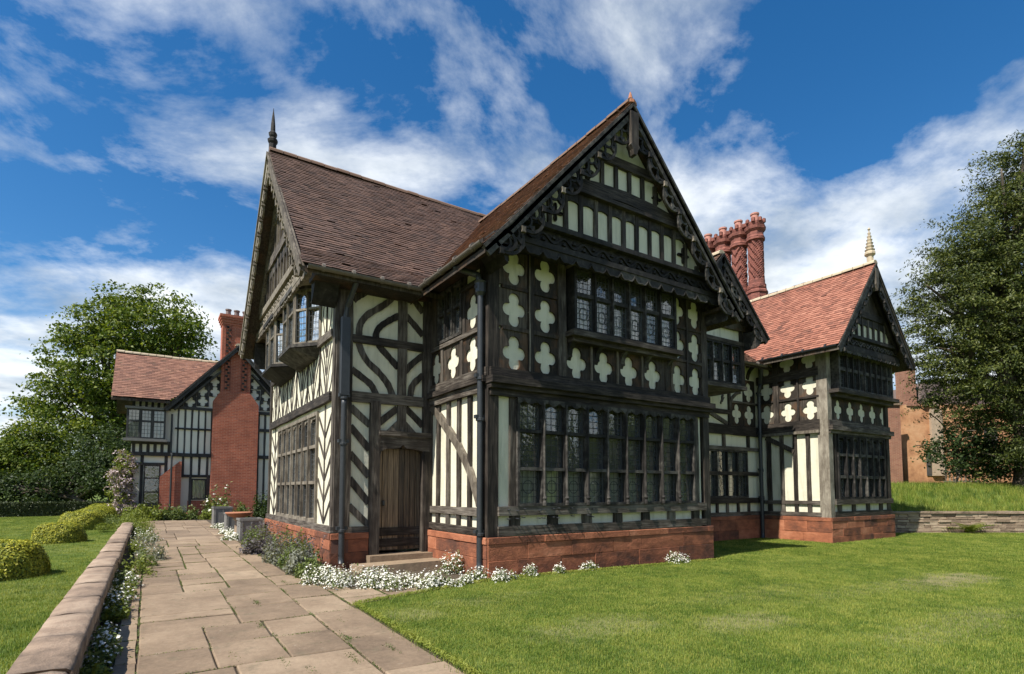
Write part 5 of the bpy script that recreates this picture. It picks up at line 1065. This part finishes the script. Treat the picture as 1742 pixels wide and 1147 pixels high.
# the belt of parkland trees across the lawns behind the camera: what the windows look out on
lob = []
for x, y, s_ in ((14, -36, .8), (22, -40, .95), (31, -35, .7), (39, -28, 1.0), (46, -17, .75), (5, -41, .9), (27, -46, 1.1), (40, -40, 1.1), (51, -28, 1.0), (54, -12, .9), (-38, 10, 1.0), (-42, -2, 1.1), (-36, 22, .9), (-45, 16, 1.3)):
    lob += [(x, y, 7 * s_, 4.6 * s_, 4.6 * s_, 4.2 * s_), (x + 2 * s_, y + 1, 4 * s_, 3.6 * s_, 3.6 * s_, 3.4 * s_), (x - 2 * s_, y - 1, 4.6 * s_, 3.6 * s_, 3.6 * s_, 3.4 * s_)]
P, O = crown_points(lob, 52000, 1.2, 24); V, F = leaf_mesh(P, .75, O, .7, .6, .35); tag(mobj('woodland', V, F, 'leaf_tree'), 'belt of parkland trees across the lawns behind the camera', 'woodland', kind='stuff')

# ------------------------------------------------------------------ hedge and box shrubs
HG = root('hedge', (-16, 26.7, .25), 'long clipped dark hedge along the far side of the lawn', 'hedge'); g = G(); g.box(Fr((0, 26.7), (1, 0), (0, -1)), -32, -4.3, .1, 1.02, -.45, .40, .03); g.obj('hedge_core', 'leaf_hedge', HG)
P = np.column_stack([rng.uniform(-32, -4.2, 26000), 26.7 + rng.uniform(-.5, .5, 26000), rng.uniform(.22, 1.1, 26000)]); fr_ = rng.random(26000) < .6; P[fr_, 1] = 26.28 + rng.normal(size=fr_.sum()) * .04; P[~fr_, 2] = 1.05 + rng.normal(size=(~fr_).sum()) * .03
V, F = leaf_mesh(P, .10, None, 0, .6, .3); mobj('foliage', V, F, 'leaf_hedge', HG)
def box_shrub(x, y, rx, ry, h, lab):
    z0 = float(gz(x, y)); t_ = root('box_shrub', (x, y, z0), lab, 'shrub', 'clipped box shrubs on the lawn'); V, F = [], []; n_, m_ = 24, 9
    shp = lambda ph: (math.cos(ph) ** .6 if ph < 1.5707 else 0)
    for k in range(m_ + 1):
        ph = (k / m_) * math.pi / 2; rr = .90 * max(0, math.cos(ph)) ** .55; zz_ = h * .93 * math.sin(ph) ** .9
        for q in range(n_): V.append((x + rx * rr * math.cos(2 * math.pi * q / n_), y + ry * rr * math.sin(2 * math.pi * q / n_), z0 + zz_))
    F = [(k * n_ + q, k * n_ + (q + 1) % n_, (k + 1) * n_ + (q + 1) % n_, (k + 1) * n_ + q) for k in range(m_) for q in range(n_)]; mobj('core', V, F, 'leaf_hedge', t_)
    n = 14000; ph = np.arcsin(rng.random(n)); th = rng.uniform(0, 2 * np.pi, n); rr = np.maximum(0, np.cos(ph)) ** .55; zz_ = h * np.sin(ph) ** .9; w_ = 1 + rng.normal(size=n) * .022 + .04 * np.sin(th * 3 + x * 7) * np.cos(ph * 4 + y) + .025 * np.sin(th * 7 + y * 3) * np.sin(ph * 9)
    rr = np.where(rng.random(n) < .03, rr * 1.03, rr)
    P = np.column_stack([x + rx * rr * w_ * np.cos(th), y + ry * rr * w_ * np.sin(th), z0 + zz_ * w_]); O = np.column_stack([np.cos(th) * np.cos(ph), np.sin(th) * np.cos(ph), np.sin(ph)]); V, F = leaf_mesh(P, .04, O, 1.6, .65, .35); mobj('foliage', V, F, 'leaf_box', t_)
box_shrub(-4.98, 2.0, .62, .62, .60, 'nearest clipped box shrub, cut by the left edge of the picture')
box_shrub(-4.93, 8.9, .58, .58, .52, 'clipped box cushion standing alone in the middle of the row')
box_shrub(-4.9, 14.2, .66, .8, .62, 'first shrub of the close row of box cushions by the far end of the wall')
box_shrub(-4.72, 16.3, .66, .9, .66, 'second shrub of the close row of box cushions by the far end of the wall')
box_shrub(-4.66, 18.4, .66, .9, .68, 'third shrub of the close row of box cushions by the far end of the wall'); box_shrub(-4.6, 20.8, .7, 1.0, .72, 'last shrub of the close row of box cushions before the hedge')
box_shrub(-5.55, -1.1, .62, .62, .6, 'box shrub whose shadow falls on the lawn at the left edge, itself out of frame')

# ------------------------------------------------------------------ beds
zf = lambda x, y: float(gz(max(x, -3.2), y)) - .02
WG = 'white flower clumps along the front wall'
for k, (x, y, r_, h, lab) in enumerate(((-.62, -1.60, .28, .30, 'white flower mat at the left end of the bed below the corner downpipe'), (-.30, -1.95, .36, .36, 'large white flower mat in front of the corner downpipe'), (.02, -2.20, .32, .34, 'white flower mat left of the doorstep'), (.30, -2.60, .28, .27, 'white flower mat directly before the doorstep'), (.62, -2.78, .30, .28, 'dense white flower mat in front of the lower doorstep'), (.95, -2.86, .20, .19, 'white flower mat right of the lower doorstep'), (1.30, -2.78, .17, .16, 'small white flower tuft near the front wing downpipe'),
        (1.66, -1.55, .20, .42, 'taller white flowers against the sandstone beside the door'), (1.62, -2.62, .2, .24, 'white flowers at the foot of the front wing downpipe'), (1.98, -2.78, .24, .22, 'white flower mat at the corner of the front wing'), (2.62, -2.68, .17, .22, 'first white tuft along the front wing base'), (3.30, -2.64, .15, .17, 'small white tuft second along the front wing base'), (4.05, -2.62, .18, .20, 'third white tuft along the front wing base'), (6.45, -2.62, .26, .26, 'large white tuft near the right end of the front wing base'))):
    clump('flower_clump', lab, (x, y, zf(x, y)), r_, r_ * .85, h, 420, .05, 'leaf_shrub', 'flowers', WG, int((440 if k < 6 else 340) * r_ / .22), 'petal_white', .031)
for x, y, r_, h, mt, bl, lab in ((-.72, -.95, .32, .42, 'leaf_shrub', 0, 'green leafy perennial left of the white flowers'), (-.60, -.35, .40, .60, 'leaf_silver', 30, 'silvery perennial with dark spikes at the wing corner'), (-.42, .35, .42, .66, 'leaf_shrub', 0, 'green perennial against the west gable base'), (-.74, 1.0, .38, .58, 'leaf_silver', 26, 'silvery perennial near the middle of the west bed'), (-.45, 1.8, .44, .80, 'leaf_shrub', 0, 'tall green shrub in the middle of the west bed'), (-.76, 2.8, .42, .66, 'leaf_purple', 30, 'purple leaved perennial beyond the tall green shrub'), (-.62, 4.0, .42, .66, 'leaf_shrub', 20, 'green perennial with dark spikes next to the near planter'), (-.35, 5.2, .38, .6, 'leaf_shrub', 0, 'green perennial behind the lead planter')):
    clump('perennial', lab, (x, y, zf(x, y)), r_ * .9, r_ * .95, h * .88, 1500, .08, mt, 'plant', 'perennials in the bed below the west gable', 0, 'leaf_purple', .03, .3, .5, bl)
for x, y, r_, lab in ((-.95, 6.6, .24, 'white edging flowers beside the near lead planter'), (-.85, 8.4, .3, 'white edging flowers between the two planters'), (-.8, 10.8, .3, 'white edging flowers beside the far planter')):
    clump('flower_clump', lab, (x, y, zf(x, y)), r_, r_ * 1.5, .22, 500, .05, 'leaf_shrub', 'flowers', None, 260, 'petal_white', .05)
WP = 'plants between the garden wall and the path'
for k, (x, y, r_, h, mt, bloom) in enumerate(((-3.24, -6.1, .15, .26, 'leaf_fresh', 0), (-3.20, -5.7, .13, .2, 'leaf_shrub', 10), (-3.24, -5.2, .14, .2, 'leaf_fresh', 0), (-3.23, -4.75, .13, .2, 'leaf_shrub', 50), (-3.22, -4.3, .15, .24, 'leaf_shrub', 110), (-3.22, -3.85, .12, .22, 'leaf_shrub', 90), (-3.20, -2.7, .15, .22, 'leaf_fresh', 0), (-3.20, -2.2, .17, .27, 'leaf_shrub', 150), (-3.20, -1.7, .17, .28, 'leaf_shrub', 150), (-3.20, -1.1, .17, .24, 'leaf_fresh', 20), (-3.20, -.5, .17, .26, 'leaf_shrub', 120), (-3.18, .2, .17, .26, 'leaf_shrub', 80), (-3.05, .9, .22, .36, 'leaf_fresh', 0), (-3.0, 2.0, .26, .42, 'leaf_shrub', 0), (-2.9, 3.0, .3, .40, 'leaf_silver', 40), (-3.05, 4.2, .24, .34, 'leaf_fresh', 0), (-3.0, 5.6, .26, .4, 'leaf_silver', 50), (-2.95, 7.2, .3, .4, 'leaf_shrub', 120), (-3.0, 9.0, .28, .34, 'leaf_shrub', 60), (-3.1, 11.2, .36, .5, 'leaf_fresh', 0), (-3.3, 13.2, .5, .55, 'leaf_fresh', 0), (-3.9, 12.4, .4, .3, 'leaf_fresh', 0), (-4.1, 14.6, .45, .4, 'leaf_shrub', 0), (-3.7, 15.5, .55, .6, 'leaf_fresh', 0))):
    nth = ('nearest', 'second', 'third', 'fourth', 'fifth', 'sixth', 'seventh', 'eighth', 'ninth', 'tenth', 'eleventh', 'twelfth', '13th', '14th', '15th', '16th', '17th', '18th', '19th', '20th', '21st', '22nd', '23rd', '24th')[k]
    kd = {'leaf_fresh': 'bright green', 'leaf_shrub': 'green', 'leaf_silver': 'silvery'}[mt]
    clump('border_plant', f'{kd} border plant{" with white flowers" if bloom else ""}, {nth} from the camera along the garden wall', (x, y, zf(x, y)), r_, r_ * 1.6, h, int(2400 * r_), .06, mt, 'plant', WP, bloom, 'petal_white', .032, .2, .5)
for x, y, r_, h, mt, bloom, bm, lab in ((-2.2, 17.2, .55, .75, 'leaf_shrub', 0, '', 'low green planting before the far house door, left of its step'), (-1.55, 17.4, .45, .7, 'leaf_shrub', 0, '', 'dark green planting before the far house brick cheek'), (-2.9, 17.0, .55, .8, 'leaf_fresh', 0, '', 'bright green planting at the far end of the path'), (-.45, 17.3, .5, .75, 'leaf_fresh', 0, '', 'bright green bush right of the far house step'), (-.35, 17.9, .55, 1.75, 'leaf_shrub', 70, 'petal_white', 'rose bush with pale blooms against the far brick chimney'), (-3.5, 17.4, .5, .7, 'leaf_fresh', 0, '', 'green planting below the wisteria'), (.7, 17.6, .5, .8, 'leaf_shrub', 0, '', 'green shrub at the foot of the far chimney'), (1.6, 17.4, .5, 1.5, 'leaf_dark', 0, '', 'dark shrub between the far chimney and the west gable')):
    clump('shrub', lab, (x, y, .38), r_, r_, h, 1500, .13, mt, 'shrub', None, bloom, bm or 'petal_white', .12, .25, .4)
ws = root('wisteria', (-3.75, 19.1, .4), 'mauve flowering wisteria climbing the left corner of the far house', 'climber'); P, O = crown_points([(-3.85, 18.95, 2.75, .36, .3, .6), (-3.95, 18.95, 2.1, .42, .3, .6), (-3.85, 18.95, 1.4, .36, .3, .5), (-3.7, 18.9, .9, .42, .35, .4)], 2600, .18, 14); V, F = leaf_mesh(P, .12, O, .5); mobj('blossom', V, F, 'petal_mauve', ws)
P, O = crown_points([(-3.8, 19.0, 2.9, .36, .3, .5), (-3.95, 19.0, 1.9, .42, .3, .9), (-3.8, 19, 1.0, .36, .3, .6)], 1500, .2, 14); V, F = leaf_mesh(P, .13, O, .5); mobj('foliage', V, F, 'leaf_fresh', ws)
g = G(); g.tube(spline([(-3.7, 19.05, .35), (-3.8, 19.02, 1.2), (-3.72, 19.05, 2.0), (-3.85, 19.05, 2.8)], 4), .05, 6); g.obj('stem', 'bark', ws)
fern('fern', 'bright fern growing at the foot of the rubble retaining wall', (21.95, -2.75, .16), 20, 1.05, 'leaf_fresh')
def trough(x, y, lx, ly, h, lab):
    z0 = zf(x, y); t_ = root('planter', (x, y, z0), lab, 'planter', 'grey planters beside the path'); f = Fr((x, y), (1, 0), (0, -1)); g = G(); T = .04
    g.box(f, -lx, lx, z0, z0 + h, ly - T, ly); g.box(f, -lx, lx, z0, z0 + h, -ly, -ly + T); g.box(f, -lx, -lx + T, z0, z0 + h, -ly + T, ly - T); g.box(f, lx - T, lx, z0, z0 + h, -ly + T, ly - T); g.box(f, -lx + T, lx - T, z0, z0 + h - .06, -ly + T, ly - T); g.obj('tank', 'grey_lead', t_)
    g = G()
    for s_ in (-1, 1): g.box(f, -lx - .02, lx + .02, z0 + h - .05, z0 + h + .012, s_ * ly - .02, s_ * ly + .02)
    for s_ in (-1, 1): g.box(f, s_ * lx - .02, s_ * lx + .02, z0 + h - .045, z0 + h + .008, -ly, ly)
    for u in (-lx + .05, 0, lx - .05): g.box(f, u - .02, u + .02, z0, z0 + h - .05, ly, ly + .015)
    g.obj('rim', 'grey_lead', t_)
trough(-.52, 6.6, .28, .36, .58, 'near grey lead planter with raised panels beside the path'); trough(-.56, 9.6, .26, .36, .6, 'middle grey lead planter beside the path'); trough(-.62, 12.6, .30, .4, .68, 'far grey lead planter nearest the brick chimney')
PB = root('terracotta_bowl', (-.62, 8.0, .3), 'shallow terracotta bowl on a stone pedestal between the planters', 'pot'); g = G(); g.lathe((-.62, 8.0, .28), [(.18, 0), (.18, .06), (.12, .1), (.11, .5), (.16, .56), (.16, .6)], 12); g.obj('pedestal', 'rubble', PB)
g = G(); g.lathe((-.62, 8.0, .88), [(.14, 0), (.28, .05), (.36, .12), (.38, .13), (.38, .165), (.33, .165), (.26, .10)], 20); g.obj('bowl', 'terracotta', PB, True)
for i, (x, y) in enumerate(((-2.15, 17.9), (-1.75, 17.95), (-1.4, 17.95))): g = G(); g.lathe((x, y, .36), [(.12, 0), (.17, .28), (.19, .29), (.19, .34), (.15, .34)], 12); tag(g.obj('flower_pot', 'terracotta'), ('left', 'middle', 'right')[i] + ' terracotta pot in the row before the far house', 'pot', 'terracotta pots by the far house')

# ------------------------------------------------------------------ grass blades (geometry nodes, uncountable)
def blade_clump(name, n, spread, hmin, hmax, wdt, mat, lean=.5):
    V, F = [], []
    for _ in range(n):
        x, y = rng.normal(size=2) * spread; h = rng.uniform(hmin, hmax); th = rng.uniform(0, 2 * np.pi); ln = rng.uniform(.1, lean) * h; dx, dy = math.cos(th), math.sin(th); w_ = wdt * rng.uniform(.7, 1.2); q = len(V)
        V += [(x - dy * w_, y + dx * w_, -.004), (x + dy * w_, y - dx * w_, -.004), (x + dx * ln * .4 + dy * w_ * .7, y + dy * ln * .4 - dx * w_ * .7, h * .6), (x + dx * ln * .4 - dy * w_ * .7, y + dy * ln * .4 + dx * w_ * .7, h * .6), (x + dx * ln, y + dy * ln, h)]
        F += [(q, q + 1, q + 2, q + 3), (q + 3, q + 2, q + 4)]
    me = bpy.data.meshes.new(name); me.from_pydata([tuple(map(float, v)) for v in V], [], F); me.materials.append(MATS[mat]); return bpy.data.objects.new(name, me)
def scatter(name, label, V, F, dens, src, density, smin, smax, seed):
    o = mobj(name, V, F, 'turf'); at = o.data.attributes.new('dens', 'FLOAT', 'POINT'); at.data.foreach_set('value', dens.astype(np.float32)); tag(o, label, 'grass', kind='stuff')
    ng = bpy.data.node_groups.new(name, 'GeometryNodeTree'); ng.interface.new_socket('Geometry', in_out='INPUT', socket_type='NodeSocketGeometry'); ng.interface.new_socket('Geometry', in_out='OUTPUT', socket_type='NodeSocketGeometry')
    a = ng.nodes.new('NodeGroupInput'); z = ng.nodes.new('NodeGroupOutput'); dp = ng.nodes.new('GeometryNodeDistributePointsOnFaces'); na = ng.nodes.new('GeometryNodeInputNamedAttribute'); na.data_type = 'FLOAT'; na.inputs['Name'].default_value = 'dens'
    mu = ng.nodes.new('ShaderNodeMath'); mu.operation = 'MULTIPLY'; mu.inputs[1].default_value = density; ng.links.new(na.outputs[0], mu.inputs[0]); ng.links.new(mu.outputs[0], dp.inputs['Density']); dp.inputs['Seed'].default_value = seed
    oi = ng.nodes.new('GeometryNodeObjectInfo'); oi.inputs['Object'].default_value = src; oi.inputs['As Instance'].default_value = True
    ip = ng.nodes.new('GeometryNodeInstanceOnPoints'); rv = ng.nodes.new('FunctionNodeRandomValue'); rv.data_type = 'FLOAT_VECTOR'; rv.inputs[0].default_value = (-.12, -.12, 0); rv.inputs[1].default_value = (.12, .12, 6.283)
    rs = ng.nodes.new('FunctionNodeRandomValue'); rs.data_type = 'FLOAT'; rs.inputs[2].default_value = smin; rs.inputs[3].default_value = smax
    ng.links.new(a.outputs[0], dp.inputs['Mesh']); ng.links.new(dp.outputs['Points'], ip.inputs['Points']); ng.links.new(oi.outputs['Geometry'], ip.inputs['Instance']); ng.links.new(rv.outputs[0], ip.inputs['Rotation']); ng.links.new(rs.outputs[1], ip.inputs['Scale']); ng.links.new(ip.outputs[0], z.inputs[0])
    md = o.modifiers.new('grass', 'NODES'); md.node_group = ng; return o
def field(x0, x1, y0, y1, nx, ny, keep):
    X, Yg = np.meshgrid(np.linspace(x0, x1, nx + 1), np.linspace(y0, y1, ny + 1)); V = np.stack([X.ravel(), Yg.ravel(), gz(X, Yg).ravel()], 1); i = np.arange(nx * ny); a = (i // nx) * (nx + 1) + i % nx; F = np.stack([a, a + 1, a + nx + 2, a + nx + 1], 1); c_ = V[F].mean(1); return V, F[keep(c_[:, 0], c_[:, 1])]
short = blade_clump('grass_tuft', 30, .045, .012, .034, .0018, 'grass_blade', .9)
long_ = blade_clump('grass_tuft', 22, .07, .10, .30, .004, 'grass_blade', .7)
V, F = field(-.66, 14, -9.6, 1.0, 150, 110, lawn_keep); wn = worn_right(V[:, 0], V[:, 1]); dist = np.hypot(V[:, 0] + 2.95, V[:, 1] + 10.65)
scatter('grass', 'short mown grass of the front lawn', V, F, np.clip(1.05 - wn * 1.0, .05, 1) * np.clip(1.25 - dist / 18, .25, 1), short, 520, .7, 1.25, 3)
V, F = field(-.66, 30, -8.2, 1.0, 150, 60, lambda x, y: lawn_keep(x, y) & (x > 10)); scatter('grass', 'short mown grass at the far side of the front lawn', V, F, np.clip(1 - worn_right(V[:, 0], V[:, 1]), .1, 1), short, 130, 1.0, 1.6, 5)
V, F = field(-9, -3.64, -6.5, 26, 60, 160, lambda x, y: x < 9); dist = np.hypot(V[:, 0] + 2.95, V[:, 1] + 10.65); scatter('grass', 'mown grass of the left lawn below the garden wall', V, F, np.clip(1.4 - dist / 14, .28, 1), short, 300, .8, 1.4, 7)
# lawn edge tufts and the rough bank
ex = np.linspace(-.63, 8.0, 400); ey = np.where(ex < 2, -3.43 + .28 * (ex + .67), -2.69); ev = np.linspace(-8, -3.45, 200)
lv = [np.column_stack([np.concatenate([ex, np.full(200, -.645)]), np.concatenate([ey, ev])])]
P = np.repeat(lv[0], 14, 0) + rng.normal(size=(600 * 14, 2)) * .022; P = np.column_stack([P, gz(P[:, 0], P[:, 1]) + .012 + rng.random(len(P)) * .03]); V, F = leaf_mesh(P, .05, None, 0, .16, -.2); tag(mobj('edge_grass', V, F, 'grass_blade'), 'ragged grass along the edge of the lawn', 'grass', kind='stuff')
nu, nd = 80, 24; U, Dd = np.meshgrid(np.linspace(-3, 20, nu + 1), np.linspace(.15, 9, nd + 1)); V = np.stack([(19.75 + RU[0] * U - RN[0] * Dd).ravel(), (-1.15 + RU[1] * U - RN[1] * Dd).ravel(), (bank_z(Dd) + .05 * np.sin(U * 1.3) * np.clip(Dd, 0, 1) + .04 * np.sin(U * 2.9 + Dd)).ravel()], 1); i = np.arange(nu * nd); a = (i // nu) * (nu + 1) + i % nu
scatter('grass', 'long rough grass on the bank above the retaining wall', V, np.stack([a, a + 1, a + nu + 2, a + nu + 1], 1), np.ones(len(V)), long_, 42, .7, 1.3, 9)
